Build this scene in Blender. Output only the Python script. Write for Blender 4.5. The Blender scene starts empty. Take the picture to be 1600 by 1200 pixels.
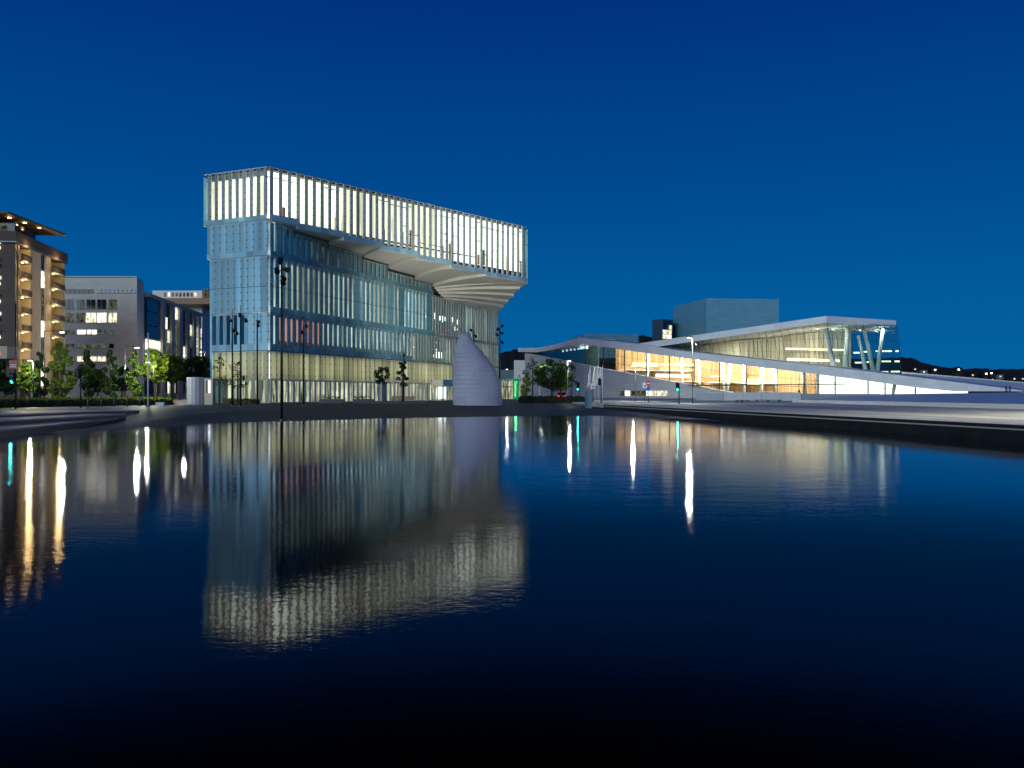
import bpy, bmesh, math, random
from mathutils import Vector, Matrix

# ------------------------------------------------------------------ camera, sky, light, exposure
sc = bpy.context.scene
COL = sc.collection
F_PX, HZ, EYE = 1278.0, 616.0, 1.74          # focal length (px of a 1600 wide frame), horizon row, eye height
cam = bpy.data.objects.new('camera', bpy.data.cameras.new('camera'))
COL.objects.link(cam)
cam.location = (0, 0, EYE)
cam.rotation_euler = (math.pi / 2, 0, 0)
cam.data.sensor_width = 36.0
cam.data.lens = 36.0 * F_PX / 1600.0
cam.data.shift_y = 16.0 / 1600.0
cam.data.clip_start = 0.1
cam.data.clip_end = 12000
sc.camera = cam

world = bpy.data.worlds.new('World')
sc.world = world
world.use_nodes = True
wn, wl = world.node_tree.nodes, world.node_tree.links
bg = wn['Background']
tc = wn.new('ShaderNodeTexCoord')
sx = wn.new('ShaderNodeSeparateXYZ')
ramp = wn.new('ShaderNodeValToRGB')
wl.new(tc.outputs['Generated'], sx.inputs[0])
wl.new(sx.outputs['Z'], ramp.inputs[0])
wl.new(ramp.outputs[0], bg.inputs['Color'])
cr = ramp.color_ramp                           # clear blue-hour sky: paler low down, deeper overhead, the same all round
cr.elements[0].position = 0.0
cr.elements[0].color = (0.001, 0.128, 0.362, 1)
cr.elements[1].position = 1.0
cr.elements[1].color = (0.0, 0.009, 0.100, 1)
for p, c in ((0.10, (0.0005, 0.106, 0.330)), (0.24, (0.0, 0.068, 0.272)), (0.42, (0.0, 0.034, 0.205)), (0.6, (0.0, 0.018, 0.140))):
    e = cr.elements.new(p)
    e.color = (*c, 1)
bg.inputs['Strength'].default_value = 1.0

sun = bpy.data.objects.new('sun', bpy.data.lights.new('sun', 'SUN'))   # soft afterglow from behind the camera
COL.objects.link(sun)
sun.data.energy = 1.65
sun.data.angle = math.radians(24)
sun.data.color = (0.78, 0.93, 1.0)
sun.rotation_euler = Vector((0.42, 0.88, -0.09)).to_track_quat('-Z', 'Y').to_euler()

vs = sc.view_settings
vs.view_transform = 'Standard'
vs.look = 'None'
vs.exposure = 0.0
vs.gamma = 1.0
vs.use_curve_mapping = False
cy = sc.cycles
cy.max_bounces = 7
cy.diffuse_bounces = 2
cy.glossy_bounces = 3
cy.transmission_bounces = 4
cy.transparent_max_bounces = 10
cy.caustics_reflective = False
cy.caustics_refractive = False
cy.sample_clamp_indirect = 4.0
cy.use_denoising = True

R = random.Random(7)

# ------------------------------------------------------------------ helpers
def at(x, y, Y):
    """the point at depth Y seen on pixel x, y of the 1600 x 1200 photograph"""
    return Vector(((x - 800) / F_PX * Y, Y, EYE - (y - HZ) / F_PX * Y))

def flat(x, Y, z):
    return Vector(((x - 800) / F_PX * Y, Y, z))

class NT:
    def __init__(s, name):
        s.m = bpy.data.materials.new(name)
        s.m.use_nodes = True
        s.t = s.m.node_tree
        s.t.nodes.clear()
        s.out = s.t.nodes.new('ShaderNodeOutputMaterial')
    def n(s, typ, **kw):
        nd = s.t.nodes.new('ShaderNode' + typ)
        for k, v in kw.items():
            if k.startswith('i_'):
                nd.inputs[k[2:].replace('_', ' ')].default_value = v
            else:
                setattr(nd, k, v)
        return nd
    def l(s, a, b):
        s.t.links.new(a, b)
    def math(s, op, a, b=None):
        nd = s.n('Math', operation=op)
        for i, v in enumerate((a, b)):
            if v is None: continue
            if isinstance(v, (int, float)): nd.inputs[i].default_value = v
            else: s.l(v, nd.inputs[i])
        return nd.outputs[0]
    def mixc(s, fac, a, b):
        nd = s.n('Mix', data_type='RGBA')
        for sock, v in ((nd.inputs[0], fac), (nd.inputs[6], a), (nd.inputs[7], b)):
            if isinstance(v, (int, float)): sock.default_value = v
            elif isinstance(v, tuple): sock.default_value = (*v[:3], 1)
            else: s.l(v, sock)
        return nd.outputs[2]

def mat(name, base, rough=0.6, metal=0.0, var=0.18, scale=1.2, bump=0.0, bscale=20.0, emis=None, es=0.0, rnd=0.0, spec=0.4, stretch=(1, 1, 1)):
    t = NT(name)
    p = t.n('BsdfPrincipled', i_Roughness=rough, i_Metallic=metal)
    p.inputs['Specular IOR Level'].default_value = spec
    co = t.n('TexCoord')
    mp = t.n('Mapping')
    mp.inputs['Scale'].default_value = stretch
    t.l(co.outputs['Object'], mp.inputs[0])
    nz = t.n('TexNoise', i_Scale=scale, i_Detail=5.0)
    t.l(mp.outputs[0], nz.inputs['Vector'])
    dark = tuple(max(0, c * (1 - var * 1.6)) for c in base)
    lite = tuple(min(1, c * (1 + var)) for c in base)
    c = t.mixc(nz.outputs[0], dark, lite)
    if rnd:
        oi = t.n('ObjectInfo')
        hs = t.n('HueSaturation')
        t.l(c, hs.inputs['Color'])
        t.l(t.math('ADD', t.math('MULTIPLY', oi.outputs['Random'], rnd * 2), 1 - rnd), hs.inputs['Value'])
        c = hs.outputs[0]
    t.l(c, p.inputs['Base Color'])
    if bump:
        bn = t.n('TexNoise', i_Scale=bscale, i_Detail=4.0)
        t.l(co.outputs['Object'], bn.inputs['Vector'])
        bp = t.n('Bump', i_Strength=bump, i_Distance=0.05)
        t.l(bn.outputs[0], bp.inputs['Height'])
        t.l(bp.outputs[0], p.inputs['Normal'])
    if emis:
        p.inputs['Emission Color'].default_value = (*emis, 1)
        p.inputs['Emission Strength'].default_value = es
    t.l(p.outputs[0], t.out.inputs[0])
    return t.m

def glow(name, col, strength, var=0.0, col2=None, clutter=0.0, cscale=(1.2, 1.2, 1.2)):
    """a lit room or lamp: emission, each object its own brightness, furniture-like clutter darker"""
    t = NT(name)
    em = t.n('Emission')
    oi = t.n('ObjectInfo')
    c = t.mixc(oi.outputs['Random'], col, col2 or col)
    st = t.math('ADD', t.math('MULTIPLY', oi.outputs['Random'], 2 * var * strength), strength * (1 - var))
    if clutter:
        ge = t.n('NewGeometry')
        mp = t.n('Mapping')
        mp.inputs['Scale'].default_value = cscale
        t.l(ge.outputs['Position'], mp.inputs[0])
        nz = t.n('TexNoise', i_Scale=1.0, i_Detail=3.0)
        t.l(mp.outputs[0], nz.inputs['Vector'])
        mr = t.n('MapRange')
        mr.inputs[1].default_value = 0.36; mr.inputs[2].default_value = 0.62
        mr.inputs[3].default_value = 1 - clutter; mr.inputs[4].default_value = 1.12
        t.l(nz.outputs[0], mr.inputs[0])
        st = t.math('MULTIPLY', st, mr.outputs[0])
    t.l(c, em.inputs[0])
    t.l(st, em.inputs[1])
    t.l(em.outputs[0], t.out.inputs[0])
    return t.m

def frost(name, col, trans, tcol):
    """frosted insulated glass: part of the light is scattered back, part comes through"""
    t = NT(name)
    p = t.n('BsdfPrincipled', i_Roughness=0.28)
    oi = t.n('ObjectInfo')
    hs = t.n('HueSaturation')
    hs.inputs['Color'].default_value = (*col, 1)
    t.l(t.math('ADD', t.math('MULTIPLY', oi.outputs['Random'], 0.36), 0.8), hs.inputs['Value'])
    t.l(hs.outputs[0], p.inputs['Base Color'])
    tr = t.n('BsdfTranslucent')
    hs2 = t.n('HueSaturation')
    hs2.inputs['Color'].default_value = (*tcol, 1)
    t.l(t.math('ADD', t.math('MULTIPLY', oi.outputs['Random'], 0.5), 0.75), hs2.inputs['Value'])
    t.l(hs2.outputs[0], tr.inputs[0])
    mx = t.n('MixShader')
    mx.inputs[0].default_value = trans
    t.l(p.outputs[0], mx.inputs[1])
    t.l(tr.outputs[0], mx.inputs[2])
    t.l(mx.outputs[0], t.out.inputs[0])
    return t.m

def glassy(name, tint=(0.86, 0.93, 0.92), ior=1.5, add=0.0):
    t = NT(name)
    tr = t.n('BsdfTransparent')
    tr.inputs[0].default_value = (*tint, 1)
    gl = t.n('BsdfGlossy')
    gl.inputs['Roughness'].default_value = 0.02
    fr = t.n('Fresnel', i_IOR=ior)
    mx = t.n('MixShader')
    ge = t.n('NewGeometry')                       # the rear face of a thin pane adds no mirror of its own
    t.l(t.math('MULTIPLY', t.math('ADD', fr.outputs[0], add), t.math('SUBTRACT', 1.0, ge.outputs['Backfacing'])), mx.inputs[0])
    t.l(tr.outputs[0], mx.inputs[1])
    t.l(gl.outputs[0], mx.inputs[2])
    t.l(mx.outputs[0], t.out.inputs[0])
    return t.m

def coursed(name, base, bw, bh, mortar=0.75, rough=0.55, msize=0.012, offset=0.5, vec='uv'):
    """stone or metal cladding: courses with joints, laid in the surface's own metres (uv)"""
    t = NT(name)
    p = t.n('BsdfPrincipled', i_Roughness=rough)
    co = t.n('TexCoord')
    br = t.n('TexBrick', offset=offset)
    br.inputs['Color1'].default_value = (*(c * 0.92 for c in base), 1)
    br.inputs['Color2'].default_value = (*(min(1, c * 1.07) for c in base), 1)
    br.inputs['Mortar'].default_value = (*(c * mortar for c in base), 1)
    br.inputs['Scale'].default_value = 1.0
    br.inputs['Brick Width'].default_value = bw
    br.inputs['Row Height'].default_value = bh
    br.inputs['Mortar Size'].default_value = msize
    t.l(co.outputs['UV'], br.inputs['Vector'])
    nz = t.n('TexNoise', i_Scale=0.6, i_Detail=6.0)
    t.l(co.outputs['Object'], nz.inputs['Vector'])
    c = t.mixc(t.math('MULTIPLY', nz.outputs[0], 0.35), br.outputs['Color'], tuple(b * 0.7 for b in base))
    t.l(c, p.inputs['Base Color'])
    bp = t.n('Bump', i_Strength=0.6, i_Distance=0.03)
    t.l(br.outputs['Fac'], bp.inputs['Height'])
    bp.invert = True
    t.l(bp.outputs[0], p.inputs['Normal'])
    t.l(p.outputs[0], t.out.inputs[0])
    return t.m

def thing(name, label, cat, loc=(0, 0, 0), group=None):
    o = bpy.data.objects.new(name, None)
    COL.objects.link(o)
    o.location = loc
    o.empty_display_size = 0.3
    tag(o, label, cat, group)
    return o

def tag(o, label, cat, group=None):
    o['label'] = label
    o['category'] = cat
    if group: o['group'] = group
    return o

def adopt(o, parent):
    if parent is not None:
        o.parent = parent
        L = Vector((0, 0, 0))
        q = parent
        while q is not None and q.type == 'EMPTY':
            L += q.location
            q = q.parent
        o.matrix_parent_inverse = Matrix.Translation(-L)

class G:
    def __init__(s): s.v, s.f, s.uv = [], [], False
    def quad(s, *pts):
        b = len(s.v)
        s.v += [tuple(p) for p in pts]
        s.f.append(tuple(range(b, b + len(pts))))
        return s
    def prism(s, pts, vec):
        n = len(pts); b = len(s.v); vec = Vector(vec)
        s.v += [tuple(Vector(p)) for p in pts] + [tuple(Vector(p) + vec) for p in pts]
        s.f.append(tuple(range(b + n - 1, b - 1, -1)))
        s.f.append(tuple(range(b + n, b + 2 * n)))
        for i in range(n):
            j = (i + 1) % n
            s.f.append((b + i, b + j, b + n + j, b + n + i))
        return s
    def box(s, c, sz, a=0.0):
        ca, sa = math.cos(a), math.sin(a)
        P = []
        for dx, dy in ((-.5, -.5), (.5, -.5), (.5, .5), (-.5, .5)):
            x, y = dx * sz[0], dy * sz[1]
            P.append((c[0] + x * ca - y * sa, c[1] + x * sa + y * ca, c[2]))
        return s.prism(P, (0, 0, sz[2]))
    def tube(s, p0, p1, r0, r1=None, n=8, caps=True):
        r1 = r0 if r1 is None else r1
        p0, p1 = Vector(p0), Vector(p1)
        d = (p1 - p0).normalized()
        u = d.orthogonal().normalized(); w = d.cross(u)
        b = len(s.v)
        for p, r in ((p0, r0), (p1, r1)):
            for k in range(n):
                a = 2 * math.pi * k / n
                s.v.append(tuple(p + (u * math.cos(a) + w * math.sin(a)) * r))
        for k in range(n):
            j = (k + 1) % n
            s.f.append((b + k, b + j, b + n + j, b + n + k))
        if caps:
            s.f.append(tuple(range(b + n - 1, b - 1, -1)))
            s.f.append(tuple(range(b + n, b + 2 * n)))
        return s
    def build(s, name, m, parent=None, smooth=False, uv=False):
        me = bpy.data.meshes.new(name)
        me.from_pydata(s.v, [], s.f)
        me.validate()
        me.materials.append(m)
        if uv:                                             # uv in metres: run along the wall, height
            ul = me.uv_layers.new(name='metres')
            for p in me.polygons:
                n = p.normal
                up = abs(n.z) > 0.9
                h = Vector((1, 0, 0)) if up else Vector((-n.y, n.x, 0)).normalized()
                for li in p.loop_indices:
                    co = me.vertices[me.loops[li].vertex_index].co
                    ul.data[li].uv = (co.dot(h), co.y if up else co.z)
        if smooth:
            me.polygons.foreach_set('use_smooth', [True] * len(me.polygons))
        bm = bmesh.new(); bm.from_mesh(me)
        bmesh.ops.recalc_face_normals(bm, faces=bm.faces)
        bm.to_mesh(me); bm.free()
        o = bpy.data.objects.new(name, me)
        COL.objects.link(o)
        adopt(o, parent)
        return o

def struct(o):
    o['kind'] = 'structure'
    return o
def stuff(o):
    o['kind'] = 'stuff'
    return o

_cubes = {}
def piece(name, m, parent, c, sz, a=0.0):
    """one box-shaped piece (base centre c, size sz, turned by a); alike pieces share their mesh"""
    k = m.name
    if k not in _cubes:
        me = bpy.data.meshes.new('piece_' + k)
        vv = [(x, y, z) for z in (0, 1) for x, y in ((-.5, -.5), (.5, -.5), (.5, .5), (-.5, .5))]
        me.from_pydata(vv, [], [(3, 2, 1, 0), (4, 5, 6, 7), (0, 1, 5, 4), (1, 2, 6, 5), (2, 3, 7, 6), (3, 0, 4, 7)])
        me.materials.append(m)
        _cubes[k] = me
    o = bpy.data.objects.new(name, _cubes[k])
    COL.objects.link(o)
    o.location = c
    o.scale = sz
    o.rotation_euler = (0, 0, a)
    adopt(o, parent)
    return o

def copy_thing(src, loc, label=None, rz=0.0, s=1.0):
    """a copy of a thing with its parts and sub-parts"""
    def rec(o, par):
        c = o.copy(); COL.objects.link(c)
        if par is not None: c.parent = par
        for ch in src_children.get(o.name, []): rec(ch, c)
        return c
    src_children = {}
    for o in [src] + list(src.children_recursive):
        src_children[o.name] = list(o.children)
    c = rec(src, None)
    c.location = loc
    c.rotation_euler = (0, 0, rz)
    c.scale = (s, s, s)
    if label: c['label'] = label
    return c

def lamp_light(loc, watts, col, parent, r=0.15, name='lamp_light'):
    o = bpy.data.objects.new(name, bpy.data.lights.new(name, 'POINT'))
    COL.objects.link(o)
    o.data.energy = watts; o.data.color = col; o.data.shadow_soft_size = r
    o.location = loc
    adopt(o, parent)
    return o

def area_light(loc, direction, sx_, sy_, watts, col, parent):
    o = bpy.data.objects.new('ceiling_light', bpy.data.lights.new('ceiling_light', 'AREA'))
    COL.objects.link(o)
    o.data.shape = 'RECTANGLE'; o.data.size = sx_; o.data.size_y = sy_
    o.data.energy = watts; o.data.color = col
    o.location = loc
    o.rotation_euler = Vector(direction).to_track_quat('-Z', 'Y').to_euler()
    adopt(o, parent)
    return o

def text_mesh(body, size, m, parent, name, loc, rot, ext=0.03):
    cu = bpy.data.curves.new(name, 'FONT')
    cu.body = body; cu.size = size; cu.extrude = ext; cu.align_x = 'CENTER'; cu.align_y = 'CENTER'
    tmp = bpy.data.objects.new('tmp', cu); COL.objects.link(tmp)
    me = bpy.data.meshes.new_from_object(tmp.evaluated_get(bpy.context.evaluated_depsgraph_get()))
    bpy.data.objects.remove(tmp)
    me.materials.clear(); me.materials.append(m)
    o = bpy.data.objects.new(name, me); COL.objects.link(o)
    o.location = loc; o.rotation_euler = rot
    adopt(o, parent)
    return o

# ------------------------------------------------------------------ materials
M = {}
M['plaza'] = mat('plaza_setts', (0.017, 0.026, 0.038), rough=0.6, var=0.5, scale=0.35, bump=0.5, bscale=6.0, stretch=(1, 0.4, 1), spec=0.12)
M['ground'] = mat('ground_asphalt', (0.05, 0.05, 0.052), rough=0.75, var=0.3, scale=0.2)
M['quay'] = mat('quay_concrete', (0.62, 0.60, 0.50), rough=0.7, var=0.28, scale=0.12, bump=0.15, bscale=3.0)
M['kerb'] = mat('kerb_granite', (0.72, 0.71, 0.64), rough=0.6, var=0.15)
M['wet_stone'] = mat('wet_dark_stone', (0.022, 0.026, 0.030), rough=0.6, var=0.5, scale=1.5, bump=0.3, bscale=5, spec=0.1)
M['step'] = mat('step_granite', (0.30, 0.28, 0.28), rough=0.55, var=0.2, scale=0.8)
M['step_dark'] = mat('step_riser_shade', (0.03, 0.03, 0.035), rough=0.4, var=0.3)  # shade of the risers put into the colour, far darker than the treads
M['frost_top'] = frost('frosted_glass_top', (0.52, 0.68, 0.76), 0.55, (0.36, 0.38, 0.39))
M['frost_far'] = frost('frosted_glass_far_bay', (0.50, 0.60, 0.56), 0.55, (0.62, 0.70, 0.60))
M['frost'] = frost('frosted_glass', (0.22, 0.50, 0.62), 0.46, (0.36, 0.58, 0.62))
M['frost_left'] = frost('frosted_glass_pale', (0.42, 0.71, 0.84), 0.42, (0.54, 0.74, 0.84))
M['frost_warm'] = frost('frosted_glass_base', (0.60, 0.62, 0.56), 0.65, (0.60, 0.60, 0.46))
M['pane'] = glassy('window_glass', (0.86, 0.93, 0.92))
M['pane_blue'] = glassy('window_glass_reflecting', (0.55, 0.70, 0.75), 1.7, 0.10)
M['pane_hall'] = glassy('hall_glass', (0.72, 0.86, 0.86), 1.6, 0.05)
M['clip'] = mat('steel_clip', (0.03, 0.035, 0.04), rough=0.4, metal=0.5)
M['rail'] = mat('white_metal_rail', (0.62, 0.68, 0.70), rough=0.4, var=0.08)
M['mullion'] = mat('cream_mullion', (0.70, 0.68, 0.58), rough=0.45, var=0.06)
M['slab'] = mat('floor_slab_concrete', (0.30, 0.32, 0.33), rough=0.7)
M['soffit'] = mat('soffit_plaster', (0.86, 0.83, 0.76), rough=0.6, var=0.05, scale=0.3)
M['roof'] = mat('roof_membrane', (0.16, 0.17, 0.18), rough=0.8)
M['core'] = mat('core_wall', (0.12, 0.14, 0.15), rough=0.8)
M['room_top'] = glow('lit_reading_room', (1.0, 0.87, 0.60), 2.8, 0.35, (1.0, 0.93, 0.74), 0.50, (1.1, 1.1, 0.09))
M['room_mid'] = glow('lit_book_floor', (0.92, 0.88, 0.68), 1.0, 0.5, (0.70, 0.86, 0.84), 0.7, (0.9, 0.9, 0.12))
M['room_dim'] = glow('dim_book_floor', (0.16, 0.24, 0.24), 0.22, 0.6, (0.40, 0.46, 0.36), 0.9, (0.7, 0.7, 0.5))
M['room_blue'] = glow('dark_office', (0.01, 0.05, 0.12), 0.8, 0.5, (0.02, 0.10, 0.16), 0.7, (0.8, 0.8, 0.5))
M['room_red'] = glow('red_lit_room', (0.95, 0.36, 0.27), 0.62, 0.3, (0.90, 0.50, 0.40), 0.35, (0.5, 0.5, 0.3))
M['room_cafe'] = glow('lit_cafe', (0.98, 0.86, 0.58), 1.05, 0.45, (0.75, 0.72, 0.50), 0.95, (2.2, 2.2, 0.30))
M['room_base'] = glow('lit_mezzanine', (0.98, 0.93, 0.72), 2.5, 0.18, (0.90, 0.92, 0.72), 0.30, (0.35, 0.35, 0.5))
M['room_left'] = glow('lit_stair', (0.50, 0.80, 0.95), 0.75, 0.4, (0.72, 0.86, 0.92), 0.6, (0.5, 0.5, 0.3))
M['lamp'] = glow('lamp_white', (1.0, 0.96, 0.88), 10.0)
M['lamp_warm'] = glow('lamp_warm', (1.0, 0.70, 0.30), 9.0)
M['lamp_cool'] = glow('lamp_cool', (0.85, 0.95, 1.0), 12.0)
M['downlight'] = glow('room_downlight', (1.0, 0.97, 0.9), 5.0, 0.3)
M['downlight_red'] = glow('room_red_lamp', (1.0, 0.15, 0.2), 1.6, 0.2)
M['screen_white'] = glow('screen_white', (0.90, 0.97, 1.0), 2.2)
M['sign_green'] = glow('sign_green_letters', (0.30, 1.0, 0.50), 1.7)
M['sign_green_box'] = glow('sign_green_box', (0.0, 0.55, 0.13), 0.5)
M['sign_red'] = glow('sign_red_letters', (1.0, 0.05, 0.04), 2.4)
M['signal_green'] = glow('signal_green', (0.05, 0.95, 0.75), 7.0)
M['signal_red'] = glow('tail_light_red', (1.0, 0.05, 0.06), 4.0)
M['dark_metal'] = mat('dark_metal', (0.012, 0.016, 0.024), rough=0.45, metal=0.0, var=0.2)
M['steel'] = mat('galvanised_steel', (0.12, 0.14, 0.17), rough=0.4, metal=0.4, var=0.12)
M['white_paint'] = mat('white_paint', (0.75, 0.75, 0.76), rough=0.45, var=0.06)
M['lavender'] = mat('kiosk_panel', (0.44, 0.46, 0.50), rough=0.5, var=0.06)
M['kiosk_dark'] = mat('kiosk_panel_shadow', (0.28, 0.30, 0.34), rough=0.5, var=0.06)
M['stone_art'] = mat('pale_cast_stone', (0.40, 0.41, 0.50), rough=0.6, var=0.12, scale=0.5, bump=0.0, rnd=0.04)
M['marble'] = coursed('white_marble_slab', (0.86, 0.87, 0.88), 2.6, 1.3, 0.86, 0.45, 0.02)
M['marble_wall'] = coursed('white_marble_wall', (0.66, 0.65, 0.66), 4.0, 0.62, 0.62, 0.5, 0.03)
M['alu'] = coursed('embossed_aluminium', (0.17, 0.42, 0.54), 2.4, 0.85, 0.6, 0.42, 0.05)
M['wood'] = mat('oak_battens', (0.58, 0.33, 0.15), rough=0.5, var=0.45, scale=1.0, stretch=(2.2, 2.2, 0.05), rnd=.28)
M['wave'] = mat('pale_oak_wall', (0.42, 0.35, 0.24), rough=0.5, var=0.35, scale=1.0, stretch=(1.4, 1.4, 0.04), rnd=.25)
M['foyer_floor'] = mat('foyer_oak_floor', (0.42, 0.32, 0.2), rough=0.35)
M['foyer_white'] = mat('foyer_plaster', (0.82, 0.80, 0.76), rough=0.6, var=0.04)
M['strip_warm'] = glow('warm_lit_strip', (1.0, 0.78, 0.46), 3.2, 0.15)
M['strip_white'] = glow('foyer_white_glow', (1.0, 0.95, 0.86), 2.4)
M['brown_brick'] = coursed('brown_cladding', (0.095, 0.065, 0.05), 1.6, 0.45, 0.6, 0.7, 0.02)
M['cream_wall'] = mat('cream_render', (0.50, 0.44, 0.32), rough=0.7, var=0.1, scale=0.5)
M['office_stone'] = coursed('office_limestone', (0.66, 0.64, 0.58), 2.2, 0.55, 0.72, 0.65, 0.02)
M['fin_stone'] = coursed('pilaster_limestone', (0.46, 0.46, 0.42), 1.0, 1.2, 0.72, 0.65, 0.02)
M['dark_glass'] = mat('dark_glazing', (0.008, 0.014, 0.022), rough=0.08, var=0.1, spec=0.12)
M['blue_glass'] = mat('blue_glazing', (0.01, 0.045, 0.13), rough=0.05, var=0.1, spec=0.2)
M['win_lit'] = glow('lit_office_window', (1.0, 0.90, 0.60), 1.7, 0.35, (0.95, 0.97, 0.85), 0.6, (1.5, 1.5, 1.2))
M['win_dim'] = glow('dim_office_window', (0.55, 0.52, 0.33), 0.32, 0.5, (0.20, 0.26, 0.24), 0.9, (1.5, 1.5, 1.2))
M['balcony_wall'] = mat('balcony_ochre_wall', (0.62, 0.42, 0.14), rough=0.7, var=0.15)
M['balcony_glass'] = mat('balcony_glass', (0.07, 0.065, 0.06), rough=0.7, var=0.1, spec=.1)
M['bark'] = mat('bark', (0.06, 0.05, 0.04), rough=0.9, var=0.4, scale=6)
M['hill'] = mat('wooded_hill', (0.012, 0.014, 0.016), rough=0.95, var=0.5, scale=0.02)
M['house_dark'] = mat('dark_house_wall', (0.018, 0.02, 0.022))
M['house_pale'] = mat('pale_house_wall', (0.18, 0.2, 0.2))
M['bench_wood'] = mat('bench_wood', (0.36, 0.18, 0.09), rough=0.55, var=0.25)
M['canopy_dark'] = mat('canopy_timber', (0.14, 0.085, 0.05), rough=0.7)
M['red_sign'] = mat('red_sign_plate', (0.42, 0.04, 0.07), rough=0.45)
M['blue_sign'] = mat('blue_sign_plate', (0.02, 0.12, 0.5), rough=0.45)
M['car_paint'] = mat('car_paint', (0.12, 0.015, 0.02), rough=0.25, var=0.05)
M['rubber'] = mat('rubber', (0.01, 0.01, 0.01), rough=0.8)
M['cabinet'] = mat('cabinet_green', (0.13, 0.22, 0.24), rough=0.5, var=0.1)
M['cabinet_blue'] = mat('cabinet_blue', (0.05, 0.12, 0.24), rough=0.5, var=0.1)
M['flag'] = mat('flag_cloth', (0.66, 0.68, 0.70), rough=0.8, var=0.1)
M['skin'] = mat('skin', (0.45, 0.30, 0.22), rough=0.6)
M['dark_cloth'] = mat('dark_cloth', (0.02, 0.022, 0.03), rough=0.9)
M['canopy_blue'] = mat('canopy_blue_metal', (0.03, 0.22, 0.42), rough=0.4, var=0.1)

def leaf_mat(name, a, b, trans=0.35):
    t = NT(name)
    ge = t.n('NewGeometry')
    c = t.mixc(ge.outputs['Random Per Island'], a, b)
    d = t.n('BsdfDiffuse'); tr = t.n('BsdfTranslucent')
    t.l(c, d.inputs[0]); t.l(c, tr.inputs[0])
    mx = t.n('MixShader'); mx.inputs[0].default_value = trans
    t.l(d.outputs[0], mx.inputs[1]); t.l(tr.outputs[0], mx.inputs[2])
    t.l(mx.outputs[0], t.out.inputs[0])
    return t.m
M['leaf'] = leaf_mat('leaves_mid', (0.05, 0.10, 0.02), (0.14, 0.20, 0.04))
M['leaf_dark'] = leaf_mat('leaves_dark', (0.02, 0.045, 0.018), (0.05, 0.085, 0.03))
M['leaf_lime'] = leaf_mat('leaves_lime', (0.10, 0.16, 0.02), (0.25, 0.30, 0.04))
M['leaf_hedge'] = leaf_mat('leaves_hedge', (0.10, 0.15, 0.03), (0.22, 0.28, 0.06))

def water_mat():
    t = NT('harbour_water')
    ge = t.n('NewGeometry')
    def ripple(sc_, stretch, det):
        mp = t.n('Mapping'); mp.inputs['Scale'].default_value = stretch
        t.l(ge.outputs['Position'], mp.inputs[0])
        nz = t.n('TexNoise', i_Scale=sc_, i_Detail=det, i_Roughness=0.55)
        t.l(mp.outputs[0], nz.inputs['Vector'])
        return nz.outputs[0]
    a = ripple(0.9, (1, 1.6, 1), 2.0)
    b = ripple(8.0, (1, 1.3, 1), 4.0)
    patch = ripple(0.06, (1, 1, 1), 2.0)
    mr = t.n('MapRange'); mr.inputs[1].default_value = 0.38; mr.inputs[2].default_value = 0.66
    mr.inputs[3].default_value = 0.30; mr.inputs[4].default_value = 1.25
    t.l(patch, mr.inputs[0])
    h = t.math('ADD', t.math('MULTIPLY', a, 0.0040), t.math('MULTIPLY', b, 0.0024))
    fine = t.math('MULTIPLY', ripple(24.0, (1, 1.2, 1), 2.0), 0.00055)
    h = t.math('ADD', h, fine)
    h = t.math('MULTIPLY', h, mr.outputs[0])
    bp = t.n('Bump', i_Strength=1.0, i_Distance=1.0)
    t.l(h, bp.inputs['Height'])
    gl = t.n('BsdfGlossy'); gl.inputs['Roughness'].default_value = 0.035
    gl.inputs[0].default_value = (0.90, 0.90, 1.0, 1)
    t.l(bp.outputs[0], gl.inputs['Normal'])
    df = t.n('BsdfDiffuse'); df.inputs[0].default_value = (0.0004, 0.0008, 0.002, 1)
    fr = t.n('Fresnel', i_IOR=1.34)
    t.l(bp.outputs[0], fr.inputs['Normal'])
    cv = t.n('FloatCurve')                       # deep dark basin, reflections fall away quickly towards steeper views
    c = cv.mapping.curves[0]
    c.points[0].location = (0.0, 0.0); c.points[1].location = (1.0, 1.0)
    for x, y in ((0.10, 0.002), (0.20, 0.100), (0.37, 0.165), (0.62, 0.66)):
        c.points.new(x, y)
    cv.mapping.update()
    t.l(fr.outputs[0], cv.inputs['Value'])
    mx = t.n('MixShader')
    t.l(cv.outputs[0], mx.inputs[0]); t.l(df.outputs[0], mx.inputs[1]); t.l(gl.outputs[0], mx.inputs[2])
    t.l(mx.outputs[0], t.out.inputs[0])
    return t.m
M['water'] = water_mat()

# ------------------------------------------------------------------ ground, water, quay, steps
ZP, ZQ = 0.46, 0.62                            # plaza level, quay level
SHORE = [(-20.8, 33.2), (-20.5, 38.3), (-18.2, 49.4), (-14.5, 52.9), (-9.2, 58.5), (-2.0, 63.5), (5.2, 66.4), (8.2, 65.4), (11.4, 58.5), (13.6, 54.0)]
def shore_y(X):
    if X <= SHORE[0][0]: return 30.0
    for (x0, y0), (x1, y1) in zip(SHORE, SHORE[1:]):
        if X <= x1: return y0 + (y1 - y0) * (X - x0) / (x1 - x0)
    return 52.0
def ground_z(X, Y):
    if X < -21.2:                                # behind the stone steps the ground only rises past their ends
        return ZP * max(-1.2, min(1.0, (Y - 43.0) / 12.0))
    L = 45.0 if X > -12 else (18.0 if X < -22 else 18 + 27 * (X + 22) / 10.0)
    t = (Y - shore_y(X)) / L
    return ZP * max(-1.2, min(1.0, t))

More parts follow.
